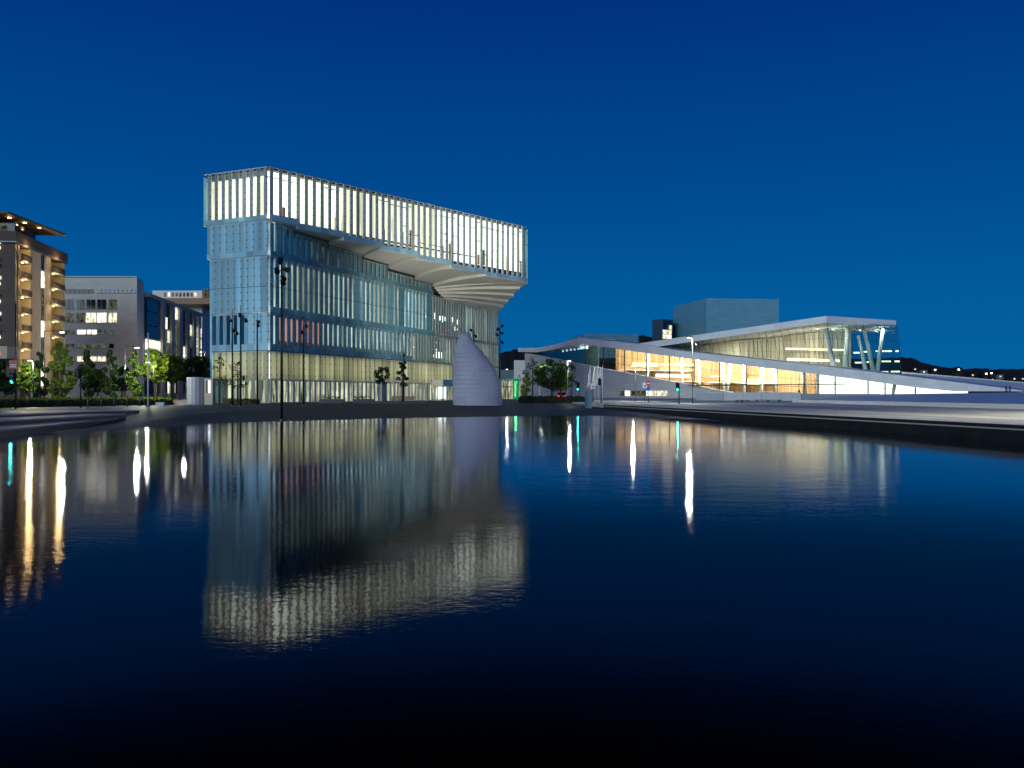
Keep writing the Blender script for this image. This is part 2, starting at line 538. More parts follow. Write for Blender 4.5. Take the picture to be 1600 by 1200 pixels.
struct(G().quad((-90, -60, 0), (60, -60, 0), (60, 90, 0), (-90, 90, 0)).build('water', M['water']))
g = G()
Q = 6000
g.quad((-Q, 112, ZP), (Q, 112, ZP), (Q, Q, ZP), (-Q, Q, ZP))
g.quad((-Q, -Q, ZP), (-62, -Q, ZP), (-62, 112, ZP), (-Q, 112, ZP))
g.quad((200, -Q, ZP), (Q, -Q, ZP), (Q, 112, ZP), (200, 112, ZP))
g.quad((-62, -Q, ZP), (200, -Q, ZP), (200, -62, ZP), (-62, -62, ZP))
struct(g.build('ground', M['ground']))
g = G()
xs = [-62, -50, -40, -32, -28, -25, -23, -21.5, -20.7] + [-20 + 0.75 * i for i in range(48)]
idx = {}
NR = 22
for i, X in enumerate(xs):
    y0 = shore_y(X) - 8
    for j in range(NR + 1):
        Y = y0 + (112.004 - y0) * (j / NR) ** 1.15
        z = ground_z(X, Y) + (0.012 * math.sin(X * 1.7 + Y * 0.9) * math.sin(Y * .45) if 0 < j < NR else 0)
        if j == NR: z = ZP + 0.003
        idx[i, j] = len(g.v); g.v.append((X, Y, z))
for i in range(len(xs) - 1):
    for j in range(NR):
        g.f.append((idx[i, j], idx[i + 1, j], idx[i + 1, j + 1], idx[i, j + 1]))
struct(g.build('plaza', M['plaza'], smooth=True))
# the plaza round the library
struct(G().quad((-62, 112, ZP + .006), (8.5, 112, ZP + .006), (7, 240, ZP + .006), (-62, 240, ZP + .006)).build('library_forecourt', M['plaza']))

# quay on the right: top sheet, granite kerb, dark stepped wall
def quay_x(Y): return 18.3 - (Y - 29.3) * 0.1432
g = G()
pts = [(quay_x(-60), -60), (quay_x(89), 89), (8.6, 110), (7.2, 330), (400, 330), (400, -60)]
g.prism([(x, y, -0.5) for x, y in pts], (0, 0, ZQ + 0.5))
struct(g.build('quay', M['quay']))
g = G()
d = Vector((-0.1432, 1, 0)).normalized(); nrm = Vector((-d.y, d.x, 0))
a0, a1 = Vector((quay_x(-60), -60, 0)), Vector((quay_x(88), 88, 0))
for off, z in ((.20, 0.10), (.13, 0.27), (.07, 0.44)):
    g.prism([a0 + nrm * off + Vector((0, 0, -.6)), a1 + nrm * off + Vector((0, 0, -.6)), a1 + Vector((.3, 0, -.6)), a0 + Vector((.3, 0, -.6))], (0, 0, z + .6))
struct(g.build('quay_ledges', M['wet_stone']))
kerb = struct(G().prism([a0 + nrm * .03 + Vector((0, 0, .5)), a1 + nrm * .03 + Vector((0, 0, .5)), a1 - nrm * .6 + Vector((0, 0, .5)), a0 - nrm * .6 + Vector((0, 0, .5))], (0, 0, .13)).build('quay_kerb', M['wet_stone']))
Lk = (a1 - a0).length
for k in range(int(Lk / 2.0)):
    c = a0 + d * (k * 2.0 + 1.0) - nrm * 0.28
    piece('kerb_stone', M['kerb'], kerb, (c.x, c.y, 0.6), (0.58, 1.97, 0.05), math.atan2(d.y, d.x) - math.pi / 2)
# paving strip joint lines of the promenade: a darker channel between two pale strips
struct(G().prism([(a0 - nrm * 4.2) + Vector((0, 0, ZQ)), (a1 - nrm * 4.2) + Vector((0, 0, ZQ)), (a1 - nrm * 4.5) + Vector((0, 0, ZQ)), (a0 - nrm * 4.5) + Vector((0, 0, ZQ))], (0, 0, .006)).build('drain_channel', mat('drain_stone', (0.3, 0.29, 0.25))))
struct(G().quad((26, -60, ZQ + .004), (31, -60, ZQ + .004), (27, 150, ZQ + .004), (22, 150, ZQ + .004)).build('cycle_path', mat('path_asphalt', (0.36, 0.37, 0.33), rough=0.8, var=0.25)))

# left stone steps
def step(front, z, back):
    pts = front + back
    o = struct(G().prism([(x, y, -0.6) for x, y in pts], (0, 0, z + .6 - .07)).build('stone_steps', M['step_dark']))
    # tread slabs, laid one by one along the front edge
    (x0, y0), (x1, y1) = front[0], front[1]
    A, B = Vector((x0, y0, 0)), Vector((x1, y1, 0))
    dd = (B - A); L = dd.length; dd.normalize()
    nn = Vector((-dd.y, dd.x, 0))
    k = 0
    while k * 2.4 < L:
        l = min(2.4, L - k * 2.4)
        c = A + dd * (k * 2.4 + l / 2) + nn * 1.93
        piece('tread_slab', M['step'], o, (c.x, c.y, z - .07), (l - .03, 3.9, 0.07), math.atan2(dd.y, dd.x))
        k += 1
    return o
step([(-20.2, -40), (-20.4, 32.2), (-23.6, 49)], 0.32, [(-60, 49), (-60, -40)])
step([(-23.4, -40), (-23.4, 37.1), (-23.6, 50)], 0.54, [(-60, 50), (-60, -40)])
step([(-26.8, -40), (-26.7, 42.6), (-25.5, 56)], 0.67, [(-60, 56), (-60, -40)])
# the treads past the bend
for (A, B, z) in (((-20.4, 32.2), (-23.6, 49), .32), ((-23.4, 37.1), (-23.6, 50), .54), ((-26.7, 42.6), (-25.5, 56), .67)):
    par = [o for o in COL.objects if o.name.startswith('stone_steps')][{.32: 0, .54: 1, .67: 2}[z]]
    A, B = Vector((*A, 0)), Vector((*B, 0)); dd = B - A; L = dd.length; dd.normalize(); nn = Vector((-dd.y, dd.x, 0))
    for k in range(int(L / 2.4) + 1):
        l = min(2.4, L - k * 2.4)
        if l < .3: continue
        c = A + dd * (k * 2.4 + l / 2) + nn * 1.93
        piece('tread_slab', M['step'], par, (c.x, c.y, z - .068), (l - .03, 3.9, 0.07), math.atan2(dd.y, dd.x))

# ------------------------------------------------------------------ the library
C0 = Vector((-34.8, 117.0, 0))
dF = Vector((0.3834, 0.9236, 0)); nF = Vector((0.9236, -0.3834, 0))
dL = Vector((-0.9236, 0.3834, 0)); nL = Vector((-0.3834, -0.9236, 0))
OUT = Vector((2.74, 159.4, 0)); dO = (OUT - C0).normalized(); nO = Vector((dO.y, -dO.x, 0)); LO = (OUT - C0).length
FAR = C0 + dF * 82.2
BACK = FAR + dL * 28.0
LEFT = C0 + dL * 10.4
lib = thing('library', 'glowing white library block with striped glass storeys and cantilevered top floor', 'library', (C0.x, C0.y, ZP))

Z1, Z2, Z3, Z4, Z5, ZT = 3.9, 8.0, 13.4, 21.6, 26.65, 34.3
plan = [C0, FAR, BACK, LEFT]
def plan_prism(pts, z0, z1, inset=0.0):
    c = sum(pts, Vector()) / len(pts)
    return G().prism([p + (c - p).normalized() * inset + Vector((0, 0, z0)) for p in pts], (0, 0, z1 - z0))
for z in (Z2 - .3, Z3 - .3, Z4 - .3):
    plan_prism(plan, z, z + .3, 0.35).build('floor_slab', M['slab'], lib)
plan_prism([C0, FAR, BACK, LEFT], Z1 - .15, Z1, 0.4).build('floor_slab', M['slab'], lib)
plan_prism(plan, ZP - .2, ZP + .05, -0.4).build('plinth', M['rail'], lib)
m0, m1 = (C0 + LEFT) / 2 + dF * 5, (FAR + BACK) / 2 - dF * 5
G().prism([m0.lerp(C0 + dF * 5, .45), m1.lerp(FAR - dF * 5, .6), m1.lerp(BACK - dF * 5, .6), m0.lerp(LEFT + dF * 5, .45)], (0, 0, Z5)).build('core', M['core'], lib)
topplan = [C0, OUT, FAR, BACK, C0 + dL * 11.6]
rf = plan_prism(topplan, ZT - .35, ZT + .12, 0.1).build('roof', M['roof'], lib)
plan_prism(topplan, Z5 + .1, Z5 + .4, 1.6).build('floor_slab', M['slab'], lib)
# hidden sides: closed in the same frosted glass
def closed_wall(A, B, z0, z1, name='rear_wall'):
    n = (B - A).normalized(); nn = Vector((n.y, -n.x, 0)) * .3
    G().prism([A + Vector((0, 0, z0)), B + Vector((0, 0, z0)), B + Vector((0, 0, z1)), A + Vector((0, 0, z1))], nn).build(name, M['frost_left'], lib)
closed_wall(FAR, BACK, ZP, Z5); closed_wall(BACK, LEFT, ZP, Z5)
closed_wall(OUT, FAR, 23.3, ZT - .4); closed_wall(FAR, BACK, Z5, ZT - .4); closed_wall(BACK, C0 + dL * 11.6, Z5, ZT - .4)

def band(A, dv, nv, s0, s1, z0, z1, pitch, wf, m_frost, m_room, sill=0.75, head=0.25, depth=1.6, m_pane=None, room_h=None,
         proud=0.10, clips=True, clip_rows=None, m_sill=None, transom=None, off=0.0, rooms=True, shelves=0.0, frostprob=None, z0f=None, zroom0=None):
    """one storey of facade between s0 and s1 metres along the wall: sill and head rails, frosted panels, clear panes, lit rooms behind"""
    m_pane = m_pane or M['pane']; m_sill = m_sill or m_frost
    ang = math.atan2(dv.y, dv.x)
    zf = z0f or (lambda s: z0)
    n = max(1, round((s1 - s0) / pitch)); p = (s1 - s0) / n
    base = A + nv * off
    # frame: head rail and thin posts
    g = G()
    for k in range(n):
        c = base + dv * (s0 + (k + .5) * p)
        g.box((c.x, c.y, z1 - 0.10), (p, 0.16, 0.08), ang)
        c2 = base + dv * (s0 + k * p)
        zz = zf(s0 + k * p)
        g.box((c2.x, c2.y, zz + sill), (0.05, 0.14, z1 - zz - sill - .1), ang)
    fr = g.build('facade_frame', M['rail'], lib)
    cg = G()
    for k in range(n):
        sc0 = s0 + k * p
        zz = zf(sc0 + p / 2)
        zb = zz + sill
        wfk = wf
        if frostprob is not None and R.random() < frostprob: wfk = p - .03
        # sill panel
        if sill > .1:
            c = base + dv * (sc0 + p / 2) + nv * proud
            piece('sill_panel', m_sill, fr, (c.x, c.y, zz + .04), (p - .02, .10, sill - .06), ang)
        c = base + dv * (sc0 + wfk / 2 + .02) + nv * proud
        piece('frosted_panel', m_frost, fr, (c.x, c.y, zb), (wfk - .03, .09, z1 - zb - .12), ang)
        if wfk < p - .1:
            c = base + dv * (sc0 + wfk + (p - wfk) / 2)
            piece('window_pane', m_pane, fr, (c.x, c.y, zb), (p - wfk - .03, .03, z1 - zb - .12), ang)
        if clips:
            nr = clip_rows or max(2, int((z1 - zb) / 1.1))
            for r in range(nr):
                z = zb + (r + .5) * (z1 - zb) / nr
                c = base + dv * (sc0 + .02) + nv * (proud + .06)
                cg.box((c.x, c.y, z), (0.20, 0.05, 0.10), ang)
        if transom:
            for z in transom:
                c = base + dv * (sc0 + p / 2) + nv * (proud + .05)
                cg.box((c.x, c.y, z), (p, 0.03, 0.06), ang)
    if cg.v:
        stuff(cg.build('panel_clips', M['clip'], fr))
    # lit rooms behind
    if rooms:
        s = s0
        while s < s1 - .05:
            w = min(R.choice((2, 2, 3, 4)) * p, s1 - s)
            m = m_room(s + w / 2) if callable(m_room) else m_room
            c = base + dv * (s + w / 2) - nv * depth
            zz = zroom0 if zroom0 is not None else zf(s + w / 2)
            piece('room_wall', m, fr, (c.x, c.y, zz + .1), (w, .08, (room_h or (z1 - zz)) - .12), ang)
            if shelves and R.random() < shelves:          # bookcases and ceiling beams of the reading room
                c = base + dv * (s + R.uniform(.3, w - .3)) - nv * (depth - .35)
                piece('bookcase', M['bench_wood'], fr, (c.x, c.y, zz + .1), (R.uniform(.25, .7), .3, R.uniform(1.6, 2.9)), ang)
                c = base + dv * (s + w / 2) - nv * (depth - .3)
                piece('ceiling_beam', M['slab'], fr, (c.x, c.y, z1 - R.choice((1.0, 1.3, 1.7))), (w, .2, .12), ang)
            s += w
    return fr

# seam lines: dark shadow gaps between storeys
def seam(A, dv, nv, s0, s1, z, h=.09):
    c = A + dv * ((s0 + s1) / 2) + nv * .02
    piece('shadow_gap', M['clip'], lib, (c.x, c.y, z - h / 2), (s1 - s0, .2, h), math.atan2(dv.y, dv.x))

# --- right-hand (long) face
TS = 49.4
band(C0, dF, nF, 0.3, 82.0, ZP, Z1, 1.32, 0.26, M['mullion'], M['room_cafe'], sill=0.12, depth=2.4, proud=.05, clips=False)
band(C0, dF, nF, 0.3, 58.0, Z1, Z2, 1.32, 0.86, M['frost_warm'], M['room_base'], sill=0.05, depth=1.0, clip_rows=4, m_pane=M['frost_warm'])
band(C0, dF, nF, 58.0, 82.0, Z1, Z2, 1.10, 0.40, M['frost_warm'], lambda s: R.choice((M['room_base'], M['room_cafe'], M['room_mid'])), sill=0.05, depth=2.2, clips=False)
def mid_room(s):
    if s < 17: return M['room_red'] if s < 14.5 else M['room_mid']
    return M['room_mid']
band(C0, dF, nF, 0.1, 41.0, Z2, Z3, 1.32, 0.64, M['frost'], mid_room, sill=1.0, off=.06, zroom0=Z2 + 1.6, clip_rows=4)
band(C0, dF, nF, 41.0, 82.1, Z2, Z3, 1.15, 0.50, M['frost_far'], lambda s: R.choice((M['room_dim'], M['room_mid'], M['room_blue'])) if s < 66 else M['room_mid'], sill=.35, off=.06, depth=2.4, clips=False)
band(C0, dF, nF, 0.1, TS, Z3, Z4, 1.32, 0.64, M['frost'], M['room_mid'], sill=.95, off=.10, transom=(17.2,), clip_rows=6, frostprob=.14)
band(C0, dF, nF, TS, 82.15, Z3, 21.2, 1.12, 0.46, M['frost_far'], lambda s: R.choice((M['room_blue'], M['room_dim'], M['room_blue'])) if s < 70 else M['room_mid'], sill=.4, off=.10, depth=3.2, clips=False)
def b3_room(s): return M['room_blue'] if s < 13 else M['room_dim']
JT = [(0, 26.55), (6, 26.38), (14.5, 25.75), (24.4, 25.43), (32.5, 24.75), (42.2, 23.85), (49.4, 23.45)]
def interp(T, s):
    for (a, x), (b, y) in zip(T, T[1:]):
        if s <= b: return x + (y - x) * max(0, s - a) / (b - a)
    return T[-1][1]
# storey under the soffit: its head follows the stepped soffit, so it is built bay by bay
for a, b in zip([t for t, _ in JT], [t for t, _ in JT][1:]):
    band(C0, dF, nF, a + (.1 if a == 0 else 0), b, Z4, interp(JT, b) - .02, 1.32, 0.68, M['frost'], b3_room, sill=.75, off=.14, clip_rows=3, clips=a < 20)
for z in (Z2, Z3):
    seam(C0, dF, nF, 0.2, 82.0, z)
seam(C0, dF, nF, 0.2, TS, Z4)
# bright downlights and red lamps in the deep glazed hall
for k in range(26):
    s = R.uniform(50, 66); row = R.choice((16.9, 17.0, 15.2))
    if k % 3: row = 17.0
    c = C0 + dF * s - nF * 2.6
    piece('downlight', M['downlight'], lib, (c.x, c.y, row + R.uniform(-.1, .5)), (.34, .05, R.choice((.5, .9, 1.3))), math.atan2(dF.y, dF.x))
for k in range(4):
    c = C0 + dF * (59 + k * .9) - nF * 2.6
    piece('downlight', M['downlight_red'], lib, (c.x, c.y, 13.9), (.4, .05, .6), math.atan2(dF.y, dF.x))
for k in range(16):
    c = C0 + dF * R.uniform(42, 56) - nF * 1.9
    piece('downlight', M['downlight'], lib, (c.x, c.y, R.choice((9.3, 9.6, 10.8, 12.2))), (.2, .05, .25), math.atan2(dF.y, dF.x))
for k in range(3):
    c = C0 + dF * (54.6 + k * 1.15) - nF * 1.9
    piece('downlight', M['downlight'], lib, (c.x, c.y, 9.2), (.4, .05, 1.3), math.atan2(dF.y, dF.x))

# --- left-hand (end) face, each storey a little longer than the one below
band(C0, dL, nL, 0.05, 9.9, ZP, Z1, 1.24, 0.45, M['frost_warm'], M['room_cafe'], sill=0.1, depth=2.4, clips=False)
band(C0, dL, nL, 0.05, 10.1, Z1, Z2, 1.24, 0.80, M['frost_warm'], M['room_base'], sill=.05, depth=1.0, clip_rows=4, m_pane=M['frost_warm'])
band(C0, dL, nL, 0.05, 3.7, Z2, Z3, 1.24, 0.9, M['frost_left'], M['room_left'], sill=1.0, off=.06, clip_rows=4, m_pane=M['frost_left'], m_sill=M['frost_left'])
band(C0, dL, nL, 3.7, 10.2, Z2, Z3, 1.24, 0.5, M['frost_left'], M['room_blue'], sill=1.0, off=.06, clips=False, m_pane=M['pane_blue'])
band(C0, dL, nL, 0.05, 10.7, Z3, Z4, 1.24, 0.62, M['frost_left'], M['room_left'], sill=.1, off=.10, transom=(17.2,), clip_rows=7, m_pane=M['frost_left'])
band(C0, dL, nL, 0.05, 11.1, Z4, Z5, 1.24, 0.62, M['frost_left'], M['room_left'], sill=.75, off=.14, clip_rows=4, m_pane=M['frost_left'])
for z, s in ((Z2, 10.1), (Z3, 10.4), (Z4, 10.9), (Z5, 11.3)):
    seam(C0, dL, nL, 0.05, s, z)
# --- top storey
band(C0, dL, nL, 0.1, 11.6, Z5, ZT, 1.24, 0.50, M['frost_top'], M['room_top'], sill=.75, off=.2, clip_rows=7, m_sill=M['frost_left'], depth=1.3, zroom0=Z5 + .9, room_h=5.9)
OB = [(0, 26.70), (4.5, 26.60), (4.5, 26.14), (12.9, 26.01), (12.9, 25.64), (20.5, 25.55), (20.5, 25.08), (28.2, 25.0), (28.2, 24.52), (36.1, 24.44), (36.1, 23.94), (45.0, 23.84), (45.0, 23.58), (56.7, 23.55)]
def ob(s):
    for (a, x), (b, y) in zip(OB, OB[1:]):
        if b > a and a <= s <= b: return x + (y - x) * (s - a) / (b - a)
    return 23.55
for a, b in ((0.05, 4.5), (4.5, 12.9), (12.9, 20.5), (20.5, 28.2), (28.2, 36.1), (36.1, 45.0), (45.0, 56.6)):
    tr = None
    fr = band(C0, dO, nO, a, b, ob((a + b) / 2), ZT, 1.38, 0.50, M['frost_top'], M['room_top'], sill=.75, off=.2, clip_rows=7, m_sill=M['frost_left'], depth=1.3, z0f=ob, zroom0=Z5 + .75 - (0.9 if a > 12 else .3) - (1.0 if a > 27 else 0), room_h=None, shelves=.55)
    if a > 20:                                            # short dark cross bars between the fins
        n = round((b - a) / 1.38); p = (b - a) / n
        for k in range(n):
            if R.random() < (.75 if a > 27 else .3):
                c = C0 + dO * (a + k * p + .58 + (p - .58) / 2) + nO * .24
                piece('cross_bar', M['clip'], fr, (c.x, c.y, 27.0 + R.choice((.3, 1.4, 2.6, 3.7, 4.8))), (p - .58, .06, .12), math.atan2(dO.y, dO.x))
seam(C0, dO, nO, .1, 56.6, ZT - .02, .14)

# --- folded soffit under the cantilever
US = [0, 4.5, 12.9, 20.5, 28.2, 36.1, 45.0]
ZO = [26.66, 26.08, 25.60, 25.04, 24.48, 23.90]
TI = [0, 6.0, 14.5, 24.4, 32.5, 42.2, 49.4]
ZI = [26.55, 26.25, 25.60, 25.10, 24.35, 23.60]
def soffit_panel(a0_, a1_, b0, b1, zi, zo, thick=.9, N=8, bow=.35):
    """strip between inner edge a0-a1 (height zi) and outer edge b0-b1 (height zo), gently arched, with depth"""
    g = G(); rows = []
    for k in range(N + 1):
        t = k / N
        z = zi + (zo - zi) * t + bow * math.sin(math.pi * t) * .5
        p, q = a0_.lerp(b0, t), a1_.lerp(b1, t)
        rows.append([len(g.v) + i for i in range(4)])
        g.v += [(p.x, p.y, z), (q.x, q.y, z), (q.x, q.y, z + thick), (p.x, p.y, z + thick)]
    for r0, r1 in zip(rows, rows[1:]):
        for i in range(4):
            j = (i + 1) % 4
            g.f.append((r0[i], r0[j], r1[j], r1[i]))
    g.f.append(tuple(rows[0])); g.f.append(tuple(rows[-1][::-1]))
    return g.build('soffit_panel', M['soffit'], lib)
for i in range(6):
    a_, b_ = C0 + dF * TI[i] + nF * .12, C0 + dF * TI[i + 1] + nF * .12
    soffit_panel(a_, b_, C0 + dO * US[i] + nO * .2, C0 + dO * US[i + 1] + nO * .2, ZI[i], ZO[i], bow=.5 * i / 3)
ends = [1.0, .82, .61, .42, .25, 0.0]
zend = [23.52, 23.05, 22.55, 22.05, 21.55]
EB = OUT - FAR
o45 = C0 + dO * 45.0 + nO * .2
soffit_panel(C0 + dF * 49.4 + nF * .12, C0 + dF * 50.2 + nF * .12, o45, OUT + nO * .2, 23.15, 23.50, bow=.5)
tt = [50.2, 51.0, 51.8, 52.8, 54.0, 82.2]
for j in range(5):
    soffit_panel(C0 + dF * tt[j] + nF * .12, C0 + dF * tt[j + 1] + nF * .12, FAR + EB * ends[j], FAR + EB * ends[j + 1],
                 22.8 - .4 * j, zend[j] - .05 * j, bow=.5 - .07 * j)
# library entrance: blue canopy, lit doors
def fl(s, o, z=0): return C0 + dF * s + nF * o + Vector((0, 0, z))
aF = math.atan2(dF.y, dF.x)
ent = G()
c = fl(56.5, 1.3); ent.box((c.x, c.y, 3.35), (15.0, 2.6, 1.25), aF)
ent.build('entrance_canopy', M['mullion'], lib)
c = fl(52.2, 1.32); G().box((c.x, c.y, 3.33), (6.2, 2.62, 1.29), aF).build('canopy_fascia', M['canopy_blue'], lib)
c = fl(53.0, .35); G().box((c.x, c.y, 0.9), (3.0, .1, 2.3), aF).build('entrance_screen', M['screen_white'], lib)
for s in (49.6, 56.4, 60.2, 63.8):
    c = fl(s, 2.3); G().box((c.x, c.y, ZP), (.22, .22, 2.9), aF).build('canopy_post', M['steel'], lib)

# ------------------------------------------------------------------ the opera house
def fy(x): return 1.0 / (0.004 + 2.7e-6 * (x - 960))
pO = (at(1330, 600, fy(1330)) - at(960, 600, fy(960))); dOp = Vector((pO.x, pO.y, 0)).normalized()
nOp = Vector((dOp.y, -dOp.x, 0))
if nOp.y > 0: nOp = -nOp                       # towards the camera
def front(x, y, out=0.0):
    """point of the long front wall plane seen on pixel x, y, then moved out by some metres"""
    return at(x, y, fy(x)) + nOp * out
opera = thing('opera_house', 'white marble opera house with sloping roof planes and glowing timber foyer', 'opera house', (50, 225, ZQ))
# stone podium wall
wall_top = [(912, 569.5), (943.6, 576), (992.5, 584.5), (1043.5, 595), (1083, 601), (1120, 609), (1150, 614)]
poly = [front(x, y) for x, y in wall_top]
low = [Vector((p.x, p.y, ZQ - .3)) for p in (poly[-1], poly[0])]
G().prism(poly + low, -nOp * 1.2).build('podium_wall', M['marble_wall'], opera, uv=True)
# slit window in the podium wall
for k in range(9):
    x0, x1 = 968.5 + k * 8.3, 968.5 + (k + 1) * 8.3 - .6
    a, b = front(x0, 610.5, .06), front(x1, 610.5, .06)
    a2, b2 = front(x0, 618.5, .06), front(x1, 618.5, .06)
    G().prism([a, b, b2, a2], -nOp * .1).build('slit_window', M['win_lit'] if k > 4 or k == 1 else M['win_dim'], opera)
a, b = front(964, 572.5 + 20.2, .05), front(968, 592.7, .05)
# left end of the house
cL = at(912, 560, fy(912)); eL = at(815, 560, 292.0)
dLe = (eL - cL); dLe.z = 0; dLe.normalize(); nLe = Vector((dLe.y, -dLe.x, 0))
if nLe.y > 0: nLe = -nLe
def lefty(x):
    k = (x - 800) / F_PX
    t = (k * cL.y - cL.x) / (dLe.x - k * dLe.y)
    return cL.y + dLe.y * t
def lface(x, y, out=0.0): return at(x, y, lefty(x)) + nLe * out
poly = [lface(x, y) for x, y in ((911.5, 569.5), (882, 563), (850, 556.5), (820, 551.5))]
G().prism(poly + [Vector((poly[-1].x, poly[-1].y, .3)), Vector((poly[0].x, poly[0].y, .3))], -nLe * 1.2).build('end_wall', M['marble_wall'], opera, uv=True)
poly = [lface(912, 528, 1.5), lface(895, 532.5, 1.5), lface(862, 541, 1.5), lface(845, 543.2, 1.5), lface(815, 544, 1.5), lface(815, 549.8, 1.5), lface(842, 550.8, 1.5), lface(870, 546.5, 1.5), lface(912, 537.5, 1.5)]
G().prism(poly, -nLe * 14).build('end_roof', M['marble'], opera, uv=True)
# lower roof plane: a long wedge falling to the right
top = [(909.5, 528), (950, 532.2), (997, 537), (1060, 547.3), (1120, 554.0), (1200, 562.5), (1300, 573.5), (1430, 589), (1520, 600), (1600, 610)]
bot = [(1600, 611.5), (1493, 611.3), (1430, 605), (1340, 592.5), (1250, 581), (1160, 570), (1060, 558), (990, 548.5), (950, 542.5), (911, 537.5)]
poly = [front(x, y, 1.6) for x, y in top + bot]
G().prism(poly, -nOp * 9 + Vector((0, 0, .2))).build('lower_roof', M['marble'], opera, uv=True)
# foyer inside: floor, rear timber wall, ceiling
def inner(x, y, back): return front(x, y, -back)
F0, F1 = front(914, 600), front(1500, 600)
flo = [Vector((p.x, p.y, 1.5)) for p in (F0 - nOp * 1.4, F1 - nOp * 1.4, F1 - nOp * 11, F0 - nOp * 11)]
G().prism(flo, (0, 0, .2)).build('foyer_floor', M['foyer_floor'], opera)
def wallpiece(name, x0, x1, back, z0, z1a, z1b, m, th=.4):
    p0, p1 = front(x0, 600, -back), front(x1, 600, -back)
    return G().prism([Vector((p0.x, p0.y, z0)), Vector((p1.x, p1.y, z0)), Vector((p1.x, p1.y, z1b)), Vector((p0.x, p0.y, z1a))], -nOp * th).build(name, m, opera)
def roof_z(x):                                  # underside height of the lower roof over pixel column x
    T = [(911, 537.5), (950, 542.5), (990, 548.5), (1060, 558), (1160, 570), (1250, 581), (1340, 592.5), (1430, 605), (1493, 611)]
    return at(x, interp(T, x), fy(x)).z
wallpiece('rear_wall', 935, 1255, 9.3, 1.6, roof_z(935) + 1.2, roof_z(1255) + .8, M['core'])
_x = 935.0
while _x < 1254:                                  # oak panels, one by one, standing slightly in and out
    _w = R.choice((3.2, 4.0, 4.8))
    wallpiece('timber_panel', _x, min(1255, _x + _w - .35), 8.9 + R.uniform(-.12, .12), 1.6, roof_z(_x) + 1.0, roof_z(_x + _w) + 1.0, M['wood'], .3)
    _x += _w
for _x0, _x1, _y in ((950, 1058, 571.5), (1000, 1075, 588.5), (1088, 1190, 590.5)):   # gallery parapets
    p0, p1 = front(_x0, _y, -6.0), front(_x1, _y + 1.2, -6.0)
    for _k in range(10):
        a_, b_ = p0.lerp(p1, _k / 10), p0.lerp(p1, (_k + .97) / 10)
        G().prism([a_, b_, b_ - Vector((0, 0, 1.0)), a_ - Vector((0, 0, 1.0))], -nOp * .15).build('gallery_panel', M['wood'], opera)
    G().prism([p0 - Vector((0, 0, 1.02)), p1 - Vector((0, 0, 1.02)), p1 - Vector((0, 0, 1.25)), p0 - Vector((0, 0, 1.25))], -nOp * 2.8).build('gallery_floor', M['foyer_white'], opera)
wallpiece('glowing_wall', 1255.2, 1495, 8, 1.6, roof_z(1255) + .6, roof_z(1495) + .4, M['strip_white'])  # foyer light put into this wall: it glows though it is no lamp
p0, p1 = front(915, 600, -1.6), front(1250, 600, -1.6)
G().prism([Vector((p0.x, p0.y, roof_z(915) + .15)), Vector((p1.x, p1.y, roof_z(1250) + .15)), Vector((p1.x, p1.y, roof_z(1250) + .15)) - nOp * 8, Vector((p0.x, p0.y, roof_z(915) + .15)) - nOp * 8], (0, 0, .12)).build('foyer_ceiling', M['foyer_white'], opera)
for x0, x1, y, back, th in ((965, 1005, 565.5, 7.5, 1.1), (1010, 1060, 566.5, 7.5, .8), (1005, 1058, 583.5, 6.5, 1.0), (1090, 1118, 586, 7, .4), (1140, 1175, 597, 6, .5)):
    p0, p1 = front(x0, y, -back), front(x1, y + .5, -back)
    G().prism([p0, p1, p1 - Vector((0, 0, th)), p0 - Vector((0, 0, th))], -nOp * .5).build('lit_strip', M['strip_warm'], opera)
for x0, x1, w in ((1002.5, 1000.5, .9), (1056, 1057, .8), (1082, 1084, .7), (1118, 1123, .8), (1132, 1127, .8), (1152, 1155, .7), (1182, 1181, .8), (1200, 1203, .8), (1246, 1250, .9), (1268, 1270, .8), (1390, 1388, .7)):
    pa, pb = front(x0, 560, -3.5), front(x1, 600, -3.0)
    G().tube((pa.x, pa.y, roof_z(x0) + .2), (pb.x, pb.y, 1.6), w * .62, w * .5, 10).build('foyer_column', M['foyer_white'], opera, smooth=True)
# foyer glazing: bays between mullions, four panes high
mull = [914, 942.6, 975.5, 1009.5, 1045.6, 1084, 1123.6, 1165.7, 1209, 1255.5, 1304.5, 1356, 1382.6, 1430, 1480]
def wt(x): return at(x, interp(wall_top + [(1500, 614.5)], x), fy(x)).z if x < 1150 else 1.75
for a, b in zip(mull, mull[1:]):
    A, B = front(a, 600), front(b, 600)
    za0, zb0, za1, zb1 = wt(a), wt(b), roof_z(a), roof_z(b)
    nrow = 3 if za1 - za0 > 4 else (2 if za1 - za0 > 2 else 1)
    hw = Vector((A.x, A.y, 0)), Vector((B.x, B.y, 0))
    for r in range(nrow):
        t0, t1 = r / nrow, (r + 1) / nrow
        q = [(A, za0 + (za1 - za0) * t0), (B, zb0 + (zb1 - zb0) * t0), (B, zb0 + (zb1 - zb0) * t1), (A, za0 + (za1 - za0) * t1)]
        G().prism([Vector((p.x, p.y, z)) - nOp * .25 for p, z in q], -nOp * .03).build('foyer_pane', M['pane'], opera)
    G().tube(Vector((A.x, A.y, za0)) - nOp * .15, Vector((A.x, A.y, za1)) - nOp * .15, .16, .16, 6).build('mullion', M['dark_metal'], opera)
    for r in range(1, nrow):
        t = r / nrow
        G().tube(Vector((A.x, A.y, za0 + (za1 - za0) * t)) - nOp * .15, Vector((B.x, B.y, zb0 + (zb1 - zb0) * t)) - nOp * .15, .06, .06, 5).build('transom', M['dark_metal'], opera)
